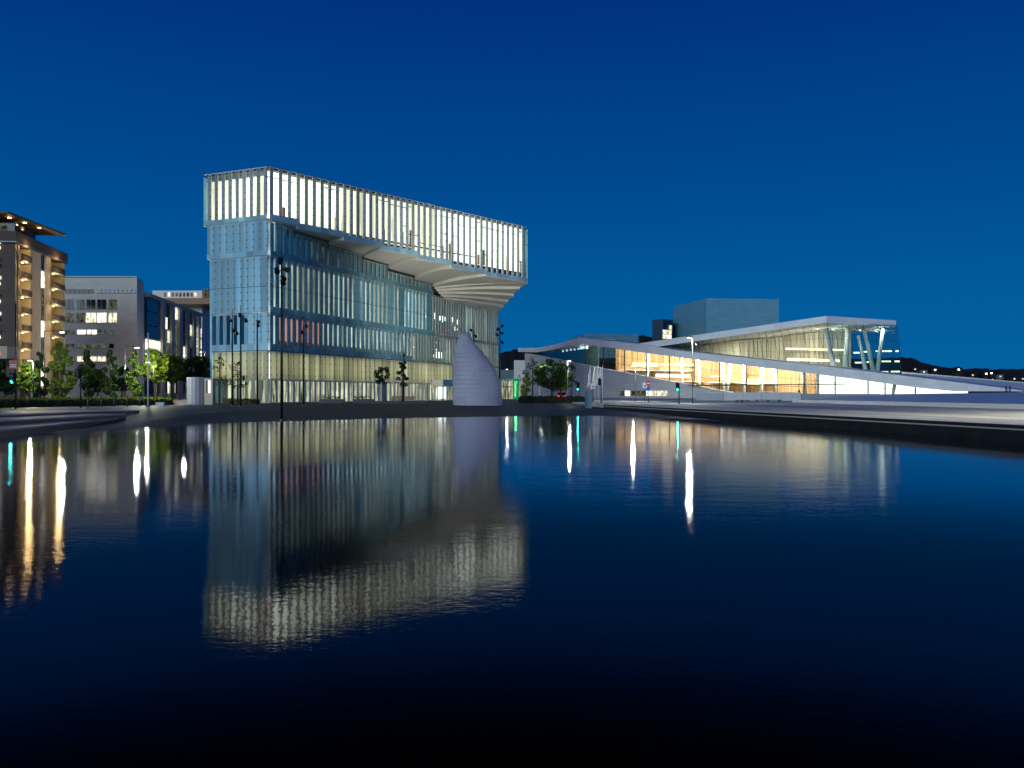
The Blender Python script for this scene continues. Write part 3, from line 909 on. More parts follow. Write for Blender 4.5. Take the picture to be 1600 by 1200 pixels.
# left end glazing
for k, (a, b) in enumerate(((912, 890), (890, 866), (866, 845))):
    lt = [(845, 553), (866, 547.5), (890, 543.5), (912, 537.8)]; lb = [(845, 555.3), (866, 560), (890, 564.6), (912, 569)]
    q = [lface(a, interp(lt, a), -.4), lface(b, interp(lt, b), -.4), lface(b, interp(lb, b), -.4), lface(a, interp(lb, a), -.4)]
    G().prism(q, -nLe * .05).build('end_pane', M['pane_blue'], opera)
wl_ = [lface(911, 538, -6), lface(850, 551, -6), lface(850, 556, -6), lface(911, 575, -6)]
G().prism(wl_, -nLe * .2).build('end_room', mat('end_room_wall', (0.10, 0.2, 0.2), rough=.6), opera)
for x, y in ((868, 548), (874, 547), (880, 546), (886, 545.5), (892, 544.5), (899, 543)):
    p = lface(x, y + 1.5, -3); G().box(p, (.5, .2, .5)).build('end_lamp', M['strip_white'], opera)
p0, p1 = lface(898, 541, -2), lface(910, 540, -2)
G().prism([p0, p1, p1 - Vector((0, 0, .9)), p0 - Vector((0, 0, .9))], -nLe * .2).build('end_lamp', M['strip_white'], opera)
for k, x in enumerate((945, 985, 1030, 1075, 1120, 1165, 1210)):
    p = front(x, 600, -1.2)
    area_light((p.x, p.y, roof_z(x) - .15), (-nOp * .8 + Vector((0, 0, -.6))), 6.5, 1.2, 1750 + 600 * k, (1.0, 0.88, 0.70), opera)  # assumed, unseen lights just inside the glass, added to light the foyer
# dark entrance canopy
ca, cb = front(1083, 600.5, 3), front(1320, 601, 3)
G().prism([Vector((ca.x, ca.y, 4.1)), Vector((cb.x, cb.y, 4.1)), Vector((cb.x, cb.y, 4.1)) - nOp * 3.1, Vector((ca.x, ca.y, 4.1)) - nOp * 3.1], (0, 0, .22)).build('entrance_canopy', M['dark_metal'], opera)
# upper roof plate and glass hall
A_, B_, C_ = at(997, 536.7, 244), at(1291, 493.6, 212), at(1400, 500.6, 225)
D_ = Vector((78, 262, 21.0)); E_ = Vector((40, 262, 17.0))
G().prism([A_, B_, C_, D_, E_], (0, 0, -1.75)).build('upper_roof', M['marble'], opera, uv=True)
def lerp(a, b, t): return a + (b - a) * t
LR = lambda x: at(x, interp(top, x), fy(x)).z     # top surface of lower roof at column x
NG = 24
b0 = at(1031, 545, 240.5); 
wallTop = [lerp(at(1031, 541.5, 240.5), at(1290, 504, 213), t / NG) for t in range(NG + 1)]
def under(p, lean=0.0):
    return Vector((p.x, p.y, 0))
for k in range(NG):
    P, Qp = wallTop[k], wallTop[k + 1]
    xp, xq = P.x / P.y * F_PX + 800, Qp.x / Qp.y * F_PX + 800
    lean = lambda t: Vector((1, .1, 0)) * (2.4 * t)
    zP, zQ = LR(xp) * P.y / fy(xp) * .0 + EYE + (HZ - interp(top, xp)) / F_PX * P.y - .6, EYE + (HZ - interp(top, xq)) / F_PX * Qp.y - .6
    bP = Vector((P.x, P.y, min(zP, P.z - .2))) + lean(k / NG); bQ = Vector((Qp.x, Qp.y, min(zQ, Qp.z - .2))) + lean((k + 1) / NG)
    rows = 1 if k < 9 else 3
    for r in range(rows):
        t0, t1 = r / rows, (r + 1) / rows
        G().prism([lerp(bP, P, t0), lerp(bQ, Qp, t0), lerp(bQ, Qp, t1), lerp(bP, P, t1)], -nOp * .03).build('hall_pane', M['pane'], opera)
    G().tube(bP, P, .05, .05, 5).build('mullion', M['dark_metal'], opera)
    if rows == 3:
        for t in (1 / 3, 2 / 3):
            G().tube(lerp(bP, P, t), lerp(bQ, Qp, t), .035, .035, 4).build('transom', M['dark_metal'], opera)
cornT, cornB = at(1291, 503.8, 212.5), at(1306, 580, 211)
rT, rB = at(1403, 508, 225), at(1409, 586, 225)
NR_ = 10
for k in range(NR_):
    t0, t1 = k / NR_, (k + 1) / NR_
    for r in range(3):
        u0, u1 = r / 3, (r + 1) / 3
        q = [lerp(lerp(cornB, rB, t0), lerp(cornT, rT, t0), u0), lerp(lerp(cornB, rB, t1), lerp(cornT, rT, t1), u0), lerp(lerp(cornB, rB, t1), lerp(cornT, rT, t1), u1), lerp(lerp(cornB, rB, t0), lerp(cornT, rT, t0), u1)]
        G().prism(q, (0, .03, 0)).build('hall_pane', M['pane_hall'], opera)
    G().tube(lerp(cornB, rB, t0), lerp(cornT, rT, t0), .06, .06, 5).build('mullion', M['dark_metal'], opera)
for u in (1 / 3, 2 / 3):
    G().tube(lerp(cornB, cornT, u), lerp(rB, rT, u), .04, .04, 4).build('transom', M['dark_metal'], opera)
# far side of the glass hall, to be seen through
fT, fB = at(1403, 508, 225) + Vector((-6, 24, 0)), at(1409, 586, 225) + Vector((-6, 24, 0))
for k in range(8):
    t = k / 8
    G().tube(lerp(rB, fB, t), lerp(rT, fT, t), .06, .06, 5).build('mullion', M['dark_metal'], opera)
# inside the hall: oak wave wall, balcony lights and reflected strips, leaning white columns
ws, we = at(1040, 545, 251), at(1330, 545, 226)
for _k in range(44):
    t0, t1 = _k / 44, (_k + .93) / 44
    bow = Vector((-.4, -.9, 0)) * (1.6 * math.sin(_k * .42) + R.uniform(-.15, .15))
    p0, p1 = ws.lerp(we, t0) + bow, ws.lerp(we, t1) + bow
    z0, z1 = 10 - 5.5 * t0, 15.8 + 4.0 * t0
    G().prism([Vector((p0.x, p0.y, z0)), Vector((p1.x, p1.y, z0)), Vector((p1.x, p1.y, z1)), Vector((p0.x, p0.y, z1))], (0.2, .5, 0)).build('wave_panel', M['wave'], opera)
for x0, x1, y0, y1, Y0, Y1, th in ((1228, 1318, 543.5, 545.5, 231, 226, .5), (1230, 1312, 559.5, 562, 231, 226, .65)):
    p0, p1 = at(x0, y0, Y0), at(x1, y1, Y1)
    G().prism([p0, p1, p1 - Vector((0, 0, th)), p0 - Vector((0, 0, th))], (0, .3, 0)).build('lit_strip', M['strip_warm'], opera)
for x0, x1, y in ((1334, 1343, 550), (1349, 1356, 548.5), (1369, 1394, 547.5), (1400, 1404, 547.5), (1336, 1346, 565.5), (1355, 1358, 564.5), (1378, 1392, 563.5), (1398, 1405.5, 563.5), (1376, 1388, 580), (1393, 1406, 579.5)):  # right-hand strips are interior reflections in the glass, made as glowing bars
    p0, p1 = at(x0, y, 236), at(x1, y, 236)
    G().prism([p0, p1, p1 - Vector((0, 0, .4)), p0 - Vector((0, 0, .4))], (0, .3, 0)).build('lit_strip', M['strip_warm'], opera)
for (x0, y0, x1, y1, r0, r1, Y) in ((1290, 513, 1303, 578, .62, .70, 216), (1294, 540, 1309, 580, .3, .45, 215), (1324, 512, 1321, 577, .5, .8, 222), (1341, 524, 1354, 584, .35, .65, 222), (1350, 514, 1366, 586, .40, .62, 224), (1380, 514, 1370, 586, .45, .62, 224)):
    G().tube(at(x0, y0, Y), at(x1, y1, Y), r0, r1, 12).build('hall_column', M['foyer_white'], opera, smooth=True)
for k in range(9):                                  # roof trusses
    t = k / 8
    p0 = lerp(at(1293, 512, 218), at(1398, 516, 228), t)
    G().tube(p0, p0 + Vector((-3, 16, .3)), .09, .09, 5).build('truss', M['foyer_white'], opera)
    if k < 8:
        p1 = lerp(at(1293, 517, 218), at(1398, 520, 228), t + .125)
        G().tube(p0, p1, .08, .08, 5).build('truss', M['foyer_white'], opera)
for x, Y, z in ((1130, 236, 14.5), (1190, 228, 16.5), (1245, 221, 18.0), (1290, 220, 19.2), (1360, 226, 19.4)):
    p = at(x, 600, Y)
    area_light((p.x, p.y, z), (-nOp * .6 + Vector((.1, 0, -.8))), 9, 3, 1100, (1.0, 0.90, 0.74), opera)  # assumed, unseen lights added to brighten the hall interior
# fly tower and its side box
t1_, t2_, t3_ = at(1052, 480, 309), at(1106, 466, 281), at(1217, 466, 284)
zt = t2_.z
tw = [Vector((t1_.x, t1_.y, 8)), Vector((t2_.x - .5, t2_.y, 8)), Vector((t3_.x, t3_.y, 8)), Vector((t3_.x - 8, t3_.y + 30, 8))]
G().prism(tw, (0, 0, zt - 8)).build('fly_tower', M['alu'], opera, uv=True)
sb = [at(1019, 530, 300), at(1036, 530, 296), at(1052, 530, 300), at(1045, 530, 320)]
zs = at(1035, 499, 298).z
G().prism([Vector((p.x, p.y, 8)) for p in sb], (0, 0, zs - 8)).build('rehearsal_tower', mat('dark_cladding', (.05, .09, .12), rough=.4), opera)
for i in range(3):
    for j in range(4):
        x0, y0 = 1036.5 + i * 4.7 + (j * -.4), 501 + j * 7.2
        p0, p1 = at(x0, y0, 295.7), at(x0 + 4.2, y0 + .2, 296.4)
        G().prism([p0, p1, p1 - Vector((0, 0, 1.5)), p0 - Vector((0, 0, 1.5))], (0, -.12, 0)).build('tower_pane', M['win_lit'] if j in (2, 3) or (i == 2 and j == 1) else M['blue_glass'], opera)
lb_ = [at(888, 530, 300), at(912, 530, 275), at(997, 530, 278), at(1000, 530, 310)]
zl = at(912, 521.5, 275).z
G().prism([Vector((p.x, p.y, 14)) for p in lb_], (0, 0, zl - 14)).build('roof_house', M['alu'], opera, uv=True)
# right: far roof plane, ramp and low walls
rf_ = [at(1409, 583, 215), at(1600, 599.5, 185), at(1800, 615, 160), at(1800, 618, 155), at(1600, 609, 178), at(1430, 589, 190)]
G().prism(rf_, (0, 0, -.7)).build('far_roof', M['marble'], opera, uv=True)
r1_, r2_ = at(1409, 580.8, 216), at(1800, 614.2, 161)
G().prism([r1_, r2_, r2_ - Vector((0, 0, .5)), r1_ - Vector((0, 0, .5))], (.3, .3, 0)).build('roof_parapet', M['foyer_white'], opera)
g = G()
P1, P2, P3, P4, P5 = Vector((39, 15, .68)), Vector((39, 113, .68)), at(1330, 616.5, 188), at(1720, 611.3, 158), Vector((150, 15, .68))
g.quad(P1, P2, P3, P4, P5)
struct(g.build('marble_ramp', M['marble'], None, uv=True))
kw = thing('ramp_wall', 'long low white stone wall along the foot of the marble ramp', 'wall', (38.5, 60, ZQ))
for k in range(32):
    piece('coping_stone', M['foyer_white'], kw, (38.4, 16.5 + k * 3.0, ZQ - .02), (.7, 2.96, .40))

def low_wall(name, label, x0, x1, y0, y1, Y0, Y1, th=.6):
    p0, p1 = at(x0, y1, Y0), at(x1, y1, Y1)
    t = thing(name, label, 'wall', (p0.x, p0.y, ZQ))
    z0, z1 = at(x0, y0, Y0).z, at(x1, y0, Y1).z
    n = max(2, int((p1 - p0).length / 3.2))
    for k in range(n):
        a, b = lerp(p0, p1, k / n), lerp(p0, p1, (k + .985) / n)
        za, zb = z0 + (z1 - z0) * k / n, z0 + (z1 - z0) * (k + .985) / n
        G().prism([(a.x, a.y, ZQ - .1), (b.x, b.y, ZQ - .1), (b.x, b.y, zb), (a.x, a.y, za)], (0, th, 0)).build('wall_block', M['lavender'], t)
    return t
low_wall('parapet_wall', 'short white parapet wall with a recessed dark bay beside the opera podium', 1088, 1130, 614.5, 628, 150, 150)
low_wall('parapet_wall', 'long pale parapet wall in front of the bright opera entrance', 1131, 1252, 613.0, 629, 146, 140)
low_wall('parapet_wall', 'low pale parapet wall beside the marble ramp, past the entrance', 1253, 1375, 615.3, 624, 165, 170)

# ------------------------------------------------------------------ sculpture stand-in: plain stepped stone hood, built of block courses
scl = thing('stone_sculpture', 'large pale stone block sculpture, a smooth hooded dome on the dark plaza', 'sculpture', (-4.3, 101, .3))
YS = 101.0
def sculpt():
    cx, cy_ = (746 - 800) / F_PX * YS, YS
    half = 39 / F_PX * YS                       # half width at the base
    Hs = 8.6
    NA, courses = 14, 16
    def ring(t):
        # t 0..1 up: a plain hood, its left flank steep, its right flank falling in one curve
        xl = half * interp([(0, -.97), (.15, -1.0), (.4, -1.0), (.6, -.97), (.8, -.90), (.92, -.82), (1.0, -.74)], t)
        xr = half * interp([(0, 1.0), (.12, 1.0), (.25, .97), (.37, .90), (.48, .79), (.58, .64), (.68, .44), (.77, .20), (.84, .04), (.90, -.10), (.95, -.19), (1.0, -.27)], t)
        return max(.35, (xr - xl) / 2), (xl + xr) / 2
    for c in range(courses):
        t0, t1 = c / courses, (c + 1) / courses
        offs = (c % 2) * .5
        for k in range(NA):
            a0_, a1_ = 2 * math.pi * (k + offs) / NA, 2 * math.pi * (k + offs + 1) / NA
            g = G(); S = 4
            ga = .0012 * (half / max(.4, ring(t1)[0]))
            jit = R.uniform(-.004, .004)
            grid = []
            for vi in range(3):
                t = t0 + (t1 - t0) * vi / 2
                z = Hs * t + (.010 if vi == 0 else (-.010 if vi == 2 else 0))
                r, ln = ring(t)
                row = []
                for s in range(S + 1):
                    a = a0_ + ga + (a1_ - a0_ - 2 * ga) * s / S
                    row.append(len(g.v)); g.v.append((cx + ln + (r + jit) * math.cos(a), cy_ + (r + jit) * .85 * math.sin(a), .28 + z))
                inn = []
                for s in (0, S):
                    a = a0_ + ga + (a1_ - a0_ - 2 * ga) * s / S
                    inn.append(len(g.v)); g.v.append((cx + ln + (r * .6) * math.cos(a), cy_ + (r * .6) * .85 * math.sin(a), .28 + z))
                grid.append((row, inn))
            for (ra, ia), (rb, ib) in zip(grid, grid[1:]):
                for s in range(S): g.f.append((ra[s], ra[s + 1], rb[s + 1], rb[s]))
                g.f.append((ra[0], rb[0], ib[0], ia[0])); g.f.append((ra[S], ia[1], ib[1], rb[S]))
            for (row, inn) in (grid[0], grid[-1]):
                g.f.append(tuple(row) + (inn[1], inn[0]))
            g.build('stone_block', M['stone_art'], scl, smooth=False)
    r, ln = ring(1)
    g = G()
    for k in range(5):
        u0, u1 = k / 5 * math.pi / 2, (k + 1) / 5 * math.pi / 2
        g.tube((cx + ln, cy_, .28 + Hs + r * .7 * math.sin(u0)), (cx + ln, cy_, .28 + Hs + r * .7 * math.sin(u1)), r * math.cos(u0), max(.01, r * math.cos(u1)), 20, caps=(k == 0))
    g.build('cap_stone', M['stone_art'], scl, smooth=True)
    core = G()
    for c in range(courses):
        r0_, l0 = ring(c / courses); r1_, l1 = ring((c + 1) / courses)
        core.tube((cx + l0, cy_, .28 + Hs * c / courses), (cx + l1, cy_, .28 + Hs * (c + 1) / courses), r0_ * .82, r1_ * .82, 20, caps=False)
    core.build('core', M['stone_art'], scl)
sculpt()

# ------------------------------------------------------------------ left-hand buildings
def facade_pt(P0, P1, s, z, out=0.0):
    """metres s along the line P0-P1, height z, out from the wall towards the right/camera"""
    d_ = (P1 - P0); d_.z = 0; d_.normalize()
    n_ = Vector((d_.y, -d_.x, 0))
    return P0 + d_ * s + n_ * out + Vector((0, 0, z - P0.z))

# brown apartment tower
TA = Vector((-82.0, 135.0, 0)); TB = Vector((-85.3, 156.0, 0)); TL = Vector((-130, 133.6, 0)); TLb = Vector((-134, 156, 0))
zA = 28.6
apt = thing('apartment_tower', 'brown apartment tower with lit corner balconies and a wing-shaped roof canopy', 'building', (TA.x, TA.y, ZP))
# body: brown front part, cream side wall set back behind the balcony recesses
LBt = (TB - TA).length
G().prism([TL, TA, TA + Vector((-.3, 1.2, 0)), TLb], (0, 0, zA - 1.9)).build('front_wall', M['brown_brick'], apt, uv=True)
def A(s, z, o=0.0): return facade_pt(TA, TB, s, z, o)
dA = (TB - TA).normalized(); nA = Vector((dA.y, -dA.x, 0)); aA = math.atan2(dA.y, dA.x)
def abox(name, m, s0, s1, z0, z1, o0, o1, par=None, uv=False):
    c = A((s0 + s1) / 2, z0, (o0 + o1) / 2)
    return G().box((c.x, c.y, z0), (s1 - s0, abs(o1 - o0), z1 - z0), aA).build(name, m, par or apt, uv=uv)
zr = zA - 1.95
abox('balcony_back_wall', M['balcony_wall'], 1.2, LBt - .1, ZP, zr, -12, -1.7)
abox('side_wall', M['cream_wall'], 6.0, 10.4, ZP, zr, -1.69, -.05)
abox('side_wall', M['cream_wall'], 12.4, 14.6, ZP, zr, -1.69, -.05)
abox('stair_window', M['blue_glass'], 10.42, 12.38, 24.0, zr, -1.69, -.25)
for i in range(7):
    abox('stair_window', M['win_dim'] if i % 3 else M['win_lit'], 10.42, 12.38, 3.2 + i * 2.95, 3.2 + i * 2.95 + 2.8, -1.69, -.25)
abox('corner_post', M['cream_wall'], 1.2, 1.7, ZP, zr, -1.69, -.0)
abox('end_post', M['cream_wall'], LBt - .5, LBt - .05, ZP, zr, -1.69, 0)
abox('cornice', M['brown_brick'], -.4, LBt + .5, zr, zA, -14, .35, uv=True)
abox('cornice_line', M['steel'], -.5, LBt + .6, zr + .1, zr + .3, -13.9, .42)
for fl_ in range(8):
    z = 3.6 + fl_ * 2.95
    for s0, s1 in ((1.75, 5.9), (14.7, LBt - .55)):
        if s0 > 10 and fl_ == 0: continue
        abox('balcony_slab', M['slab'], s0, s1, z - .22, z, -1.65, .35)
        # railing: panels between posts
        b = abox('balcony_rail', M['dark_metal'], s0, s1, z + 1.0, z + 1.08, .25, .35)
        n_ = 4
        for q in range(n_):
            w = (s1 - s0) / n_
            abox('rail_panel', M['balcony_glass'], s0 + q * w + .06, s0 + (q + 1) * w - .06, z + .08, z + .96, .28, .32, par=b)
        abox('balcony_window', M['win_lit'] if R.random() < .55 else M['dark_glass'], s0 + 2.3, s0 + 3.7, z + .1, z + 2.2, -1.69, -1.62)
        lc = A(s0 + .5, z + 2.45, .2)
        G().box(lc, (.22, .22, .14), aA).build('balcony_lamp', M['lamp_warm'], apt)
        lamp_light(A(s0 + 1.6, z + 2.2, .75), 260, (1.0, .66, .26), apt)
# small windows of the brown front; the lit ones stand for small lamps
for fl_ in range(8):
    for k in range(4):
        c = Vector((-84.6 - k * 4.2, 134.88 - k * .13, 5.0 + fl_ * 2.95))
        piece('window', M['win_lit'] if (k == 0 and fl_ % 3) else M['dark_glass'], apt, c, (.5, .4, .5))
        piece('window', M['win_lit'] if (k == 0 and fl_ % 2) else M['dark_glass'], apt, c + Vector((.1, 0, .95)), (.5, .4, .5))
# podium with red letters
c = Vector((-90, 133.6, ZP)); G().box((c.x, c.y, 10.5 - 3), (17, 3.2, 2.0)).build('podium_fascia', M['cream_wall'], apt)
text_mesh('OPERA', 1.35, M['sign_red'], apt, 'red_letters', (-84.62, 131.95, 8.6), (math.pi / 2, 0, 0), .06)
# penthouse and wing canopy
pc = [Vector((-131, 137.5, zA)), Vector((-84.2, 138.5, zA)), Vector((-85.6, 147, zA)), Vector((-131, 150, zA))]
G().prism(pc, (0, 0, 2.3)).build('penthouse', M['dark_glass'], apt)
G().prism([Vector((p.x, p.y, zA + .5)) + Vector((0, -.05, 0)) for p in (Vector((-92, 138.2, 0)), Vector((-85.5, 138.4, 0)), Vector((-85.5, 138.6, 0)), Vector((-92, 138.6, 0)))], (0, 0, 1.2)).build('penthouse_window', M['win_dim'], apt)
wing = [Vector((-131, 134.2, zA + 2.9)), Vector((-82.8, 134.6, zA + 2.9)), Vector((-82.4, 151.2, zA + 2.5)), Vector((-131, 152, zA + 2.9))]
G().prism(wing, (0, 0, .28)).build('roof_canopy', M['canopy_dark'], apt)
for x, y in ((-84.2, 137.0), (-84.0, 141.0), (-83.9, 145.2), (-90, 137.5)):
    G().box((x, y, zA + 2.62), (.4, .4, .12)).build('canopy_lamp', M['lamp_warm'], apt)
    lamp_light((x, y, zA + 2.3), 22, (1.0, .7, .35), apt)

# grey office block
OA, OB_ = at(97, 616, 200), at(214, 616, 200)
OA.z = OB_.z = 0
OC = Vector((-93.8, 208.5, 0))
off = thing('office_building', 'grey stone office block with rows of strip windows, some lit', 'building', (-100, 200, ZP))
zO = 30.3
G().prism([OA, OB_, OC, OA + Vector((0, 20, 0))], (0, 0, zO)).build('stone_wall', M['office_stone'], off, uv=True)
pxm = lambda x: (x - 800) / F_PX * 200
rows = [(452, 458, [(102, 146, 'dark'), (152, 212, 'blue')]),
        (468, 483, [(102, 115, 'dark'), (120, 132, 'dark'), (135.5, 149, 'dark'), (152, 166, 'dark'), (170, 182.5, 'dim')]),
        (489, 504, [(102, 115, 'dim'), (120, 133, 'dim'), (134.5, 150, 'lit'), (152, 166, 'lit'), (170, 182.5, 'lit')]),
        (515.5, 522.5, [(102, 116, 'dim'), (121, 134, 'lit'), (136.5, 151, 'lit'), (153, 165.5, 'dim'), (171, 178, 'dim')]),
        (537, 544, [(102, 116, 'dim'), (121, 134, 'dim'), (136, 150, 'dim'), (151, 165, 'dim'), (171, 178, 'dark')]),
        (557, 565, [(85, 92, 'lit'), (107, 116, 'dim'), (121, 134, 'lit'), (139, 151, 'lit'), (153, 165, 'lit')])]
mm = {'dark': M['dark_glass'], 'blue': M['blue_glass'], 'dim': M['win_dim'], 'lit': M['win_lit']}
for y0, y1, ws_ in rows:
    z1, z0 = at(0, y0, 200).z, at(0, y1, 200).z
    for x0, x1, k in ws_:
        if x0 < 97: continue
        a, b = pxm(x0), pxm(x1)
        o = G().box(((a + b) / 2, 199.98, z0), (b - a, .16, z1 - z0)).build('window', mm[k], off)
        fr_ = G()
        fr_.box(((a + b) / 2, 199.86, z0 - .14), (b - a + .25, .3, .14))
        for q in range(1, max(1, round((b - a) / 1.1))):
            fr_.box((a + q * (b - a) / max(1, round((b - a) / 1.1)), 199.86, z0), (.07, .1, z1 - z0))
        fr_.build('window_frame', M['fin_stone'], o)
G().box((pxm(157), 199.7, zO), (pxm(214) - pxm(97), .5, .25)).build('coping', M['steel'], off)
G().box((pxm(103), 203, 26.0), (2.2, 1.5, 2.2)).build('stair_room', M['win_lit'], off)

# street facade with stone pilasters receding to the right
SA, SB = Vector((-93.4, 209, 0)), Vector((-100.3, 264, 0))
fin = thing('pilaster_building', 'long office building with stone pilasters and lit glass bays behind the trees', 'building', (SA.x, SA.y, ZP))
LSb = (SB - SA).length; dS = (SB - SA).normalized(); aS = math.atan2(dS.y, dS.x)
def Sx(s, o=0.0):
    p = facade_pt(SA, SB, s, 0, o); return p
zS = 27.6
G().prism([SA + Vector((-.5, 0, 0)), SB + Vector((-.5, 0, 0)), SB + Vector((-25, 3, 0)), SA + Vector((-25, 0, 0))], (0, 0, zS - .5)).build('body', M['core'], fin)
def sbox(name, m, s0, s1, z0, z1, o0, o1, par=None):
    c = Sx((s0 + s1) / 2, (o0 + o1) / 2)
    return G().box((c.x, c.y, z0), (s1 - s0, o1 - o0, z1 - z0), aS).build(name, m, par or fin, uv=True)
bays = [(0, 11.5, 'glass'), (11.5, 14, 'p'), (14, 20, 'w'), (20, 23, 'p'), (23, 28, 'w'), (28, 31.5, 'p'), (31.5, 36, 'w'), (36, 39, 'p'), (39, 43.5, 'w'), (43.5, 47, 'p'), (47, 50, 'l'), (50, 52, 'p'), (52, 55.4, 'l')]
for s0, s1, k in bays:
    if k == 'p':
        sbox('pilaster', M['fin_stone'], s0, s1, ZP, zS - (1.0 if s0 > 12 else 0), -.4, .7)
    else:
        nz = 7
        for r in range(nz):
            z0 = 2.0 + r * 3.55; z1 = z0 + 3.2
            if z1 > zS: continue
            n_ = max(1, round((s1 - s0) / 2.0))
            for q in range(n_):
                w = (s1 - s0) / n_
                if k == 'glass': m = M['blue_glass'] if (r >= 4 or r < 1) else M['win_lit'] if r in (2, 3) else M['win_dim']
                elif k == 'l': m = M['win_lit'] if 1 < r < 6 else M['win_dim']
                else: m = R.choice((M['dark_glass'], M['win_dim'], M['dark_glass'], M['win_dim'], M['win_lit']))
                sbox('window', m, s0 + q * w + .06, s0 + (q + 1) * w - .06, z0, z1, -.3, .1)
        if k == 'l':
            for r in range(14):
                sbox('blind_bar', M['dark_metal'], s0, s1, 5.4 + r * 1.2, 5.5 + r * 1.2, .12, .2)
sbox('cornice', M['fin_stone'], -.2, LSb, zS - .9, zS, -.5, .9)
# white penthouse block farther back
wp = thing('white_penthouse', 'white rooftop block with a row of small lit windows above the pilaster building', 'building', (-118, 290, ZP))
p0, p1 = at(238, 454, 285), at(316, 456, 285)
G().box(((p0.x + p1.x) / 2, 291, ZP), (p1.x - p0.x, 12, p0.z - ZP)).build('wall', M['foyer_white'], wp)
G().box(((p0.x + p1.x) / 2 + 5, 284, at(0, 480, 285).z), (p1.x - p0.x + 14, 18, 2.0)).build('eaves', M['bench_wood'], wp)
for k in range(9):
    p = at(258 + k * 5.9, 463.5, 284.9)
    piece('window', M['win_lit'] if k in (1, 8) else M['win_dim'], wp, (p.x, 284.95, p.z), (.7, .2, 1.4))
G().box((p1.x + 2.5, 288, at(0, 470, 285).z), (4, 8, 4.0)).build('stair_room', M['win_dim'], wp)

# ------------------------------------------------------------------ hills and far houses
prof = [(-700, 560), (-300, 555), (0, 560), (300, 570), (600, 575), (700, 567), (783, 551), (812, 545), (862, 541.5), (910, 547), (960, 540), (1004, 523), (1018, 526), (1040, 548), (1100, 556), (1250, 562), (1380, 560), (1412, 557), (1430, 562), (1450, 570), (1500, 575.5), (1600, 577), (1750, 574), (2000, 560), (2400, 550)]
g = G()
N = 520; YH = 900.0
prev = None
for i in range(N + 1):
    x = -700 + 3100 * i / N
    y = interp(prof, x) + R.uniform(-1.3, 1.3)
    p = at(x, y, YH)
    q = Vector((p.x, YH - 120, ZP)); m_ = Vector((p.x + R.uniform(-1, 1), YH - 50, ZP + (p.z - ZP) * R.uniform(.5, .62))); r_ = Vector((p.x, YH + 260, ZP))
    cur = [len(g.v) + k for k in range(4)]
    g.v += [tuple(q), tuple(m_), tuple(p), tuple(r_)]
    if prev:
        for k in range(3): g.f.append((prev[k], cur[k], cur[k + 1], prev[k + 1]))
    prev = cur
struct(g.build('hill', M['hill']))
hg = 'houses on the far hillside'
for i, (x, y) in enumerate(((1430, 577), (1444, 581), (1461, 578), (1498, 577.5), (1541, 584), (1549, 583), (1551, 593), (1563, 588), (1585, 592), (1598, 592), (1520, 586))):
    p = at(x, y, 845)
    t = thing('far_house', 'tiny far house with a lit window on the dark hillside across the water', 'house', (p.x, p.y, ZP), hg)
    w = R.uniform(5, 8)
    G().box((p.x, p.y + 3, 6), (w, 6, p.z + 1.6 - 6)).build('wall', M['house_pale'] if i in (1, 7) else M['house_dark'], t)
    G().prism([(p.x - w / 2 - .3, p.y - .3, p.z + 1.6), (p.x + w / 2 + .3, p.y - .3, p.z + 1.6), (p.x, p.y - .3, p.z + 3.2)], (0, 6.6, 0)).build('roof', M['hill'], t)
    piece('window', M['lamp'] if i in (2, 3, 4, 5) else M['win_lit'], t, (p.x, p.y - .06, p.z - .6), (1.5, .2, 1.2))

# ------------------------------------------------------------------ pavilion with green sign, grey block behind
pav = thing('glass_pavilion', 'small flat-roofed glass pavilion with a tall green glowing sign', 'pavilion', (0, 215, ZP))
pa, pb = flat(781, 215, ZP), flat(813, 215, ZP)
w = pb.x - pa.x; cx = (pa.x + pb.x) / 2; zt_ = at(0, 592.5, 215).z
G().box((cx, 218, zt_ - .35), (w + .6, 7, .35)).build('roof', M['frost_left'], pav)
G().box((cx, 219.5, ZP), (w - .4, .3, zt_ - .4 - ZP)).build('rear_wall', M['room_cafe'], pav)
for k in range(5):
    a = pa.x + .3 + k * (w - 2.2) / 5
    piece('glass_door', M['pane'], pav, (a + .4, 215.2, ZP), ((w - 2.2) / 5 - .08, .05, zt_ - .5 - ZP))
    piece('door_post', M['dark_metal'], pav, (a, 215.1, ZP), (.1, .14, zt_ - .4 - ZP))
piece('door_head', M['dark_metal'], pav, (cx - .9, 215.05, ZP + 3.1), (w - 2.0, .14, .22))
sgn = G().box((flat(806, 214.6, 0).x, 214.6, ZP), (1.55, .5, zt_ + .1 - ZP)).build('green_sign', M['sign_green_box'], pav)
text_mesh('Deichman', 1.02, M['sign_green'], sgn, 'sign_letters', (flat(805.5, 214.3, 0).x, 214.3, (zt_ + ZP) / 2), (math.pi / 2, math.pi / 2, 0), .03)
lamp_light((flat(806, 213.4, 0).x, 213.2, 2.6), 140, (.1, 1.0, .35), pav)
gb = thing('grey_block', 'pale grey service building between the library and the opera', 'building', (-2, 330, ZP))
p0, p1 = flat(781, 330, ZP), flat(822, 330, ZP)
G().box(((p0.x + p1.x) / 2, 335, ZP), (p1.x - p0.x, 10, at(0, 578, 330).z - ZP)).build('wall', M['cabinet'], gb)
G().box((flat(812, 330, 0).x, 333.5, ZP), (4.6, 7.6, at(0, 563, 330).z - ZP)).build('stair_tower', M['foyer_white'], gb)
for k in range(5):
    p = flat(785 + k * 7, 329.9, 0); piece('window', R.choice((M['win_dim'], M['win_lit'])), gb, (p.x, 329.9, 5.5), (1.2, .2, 1.6))

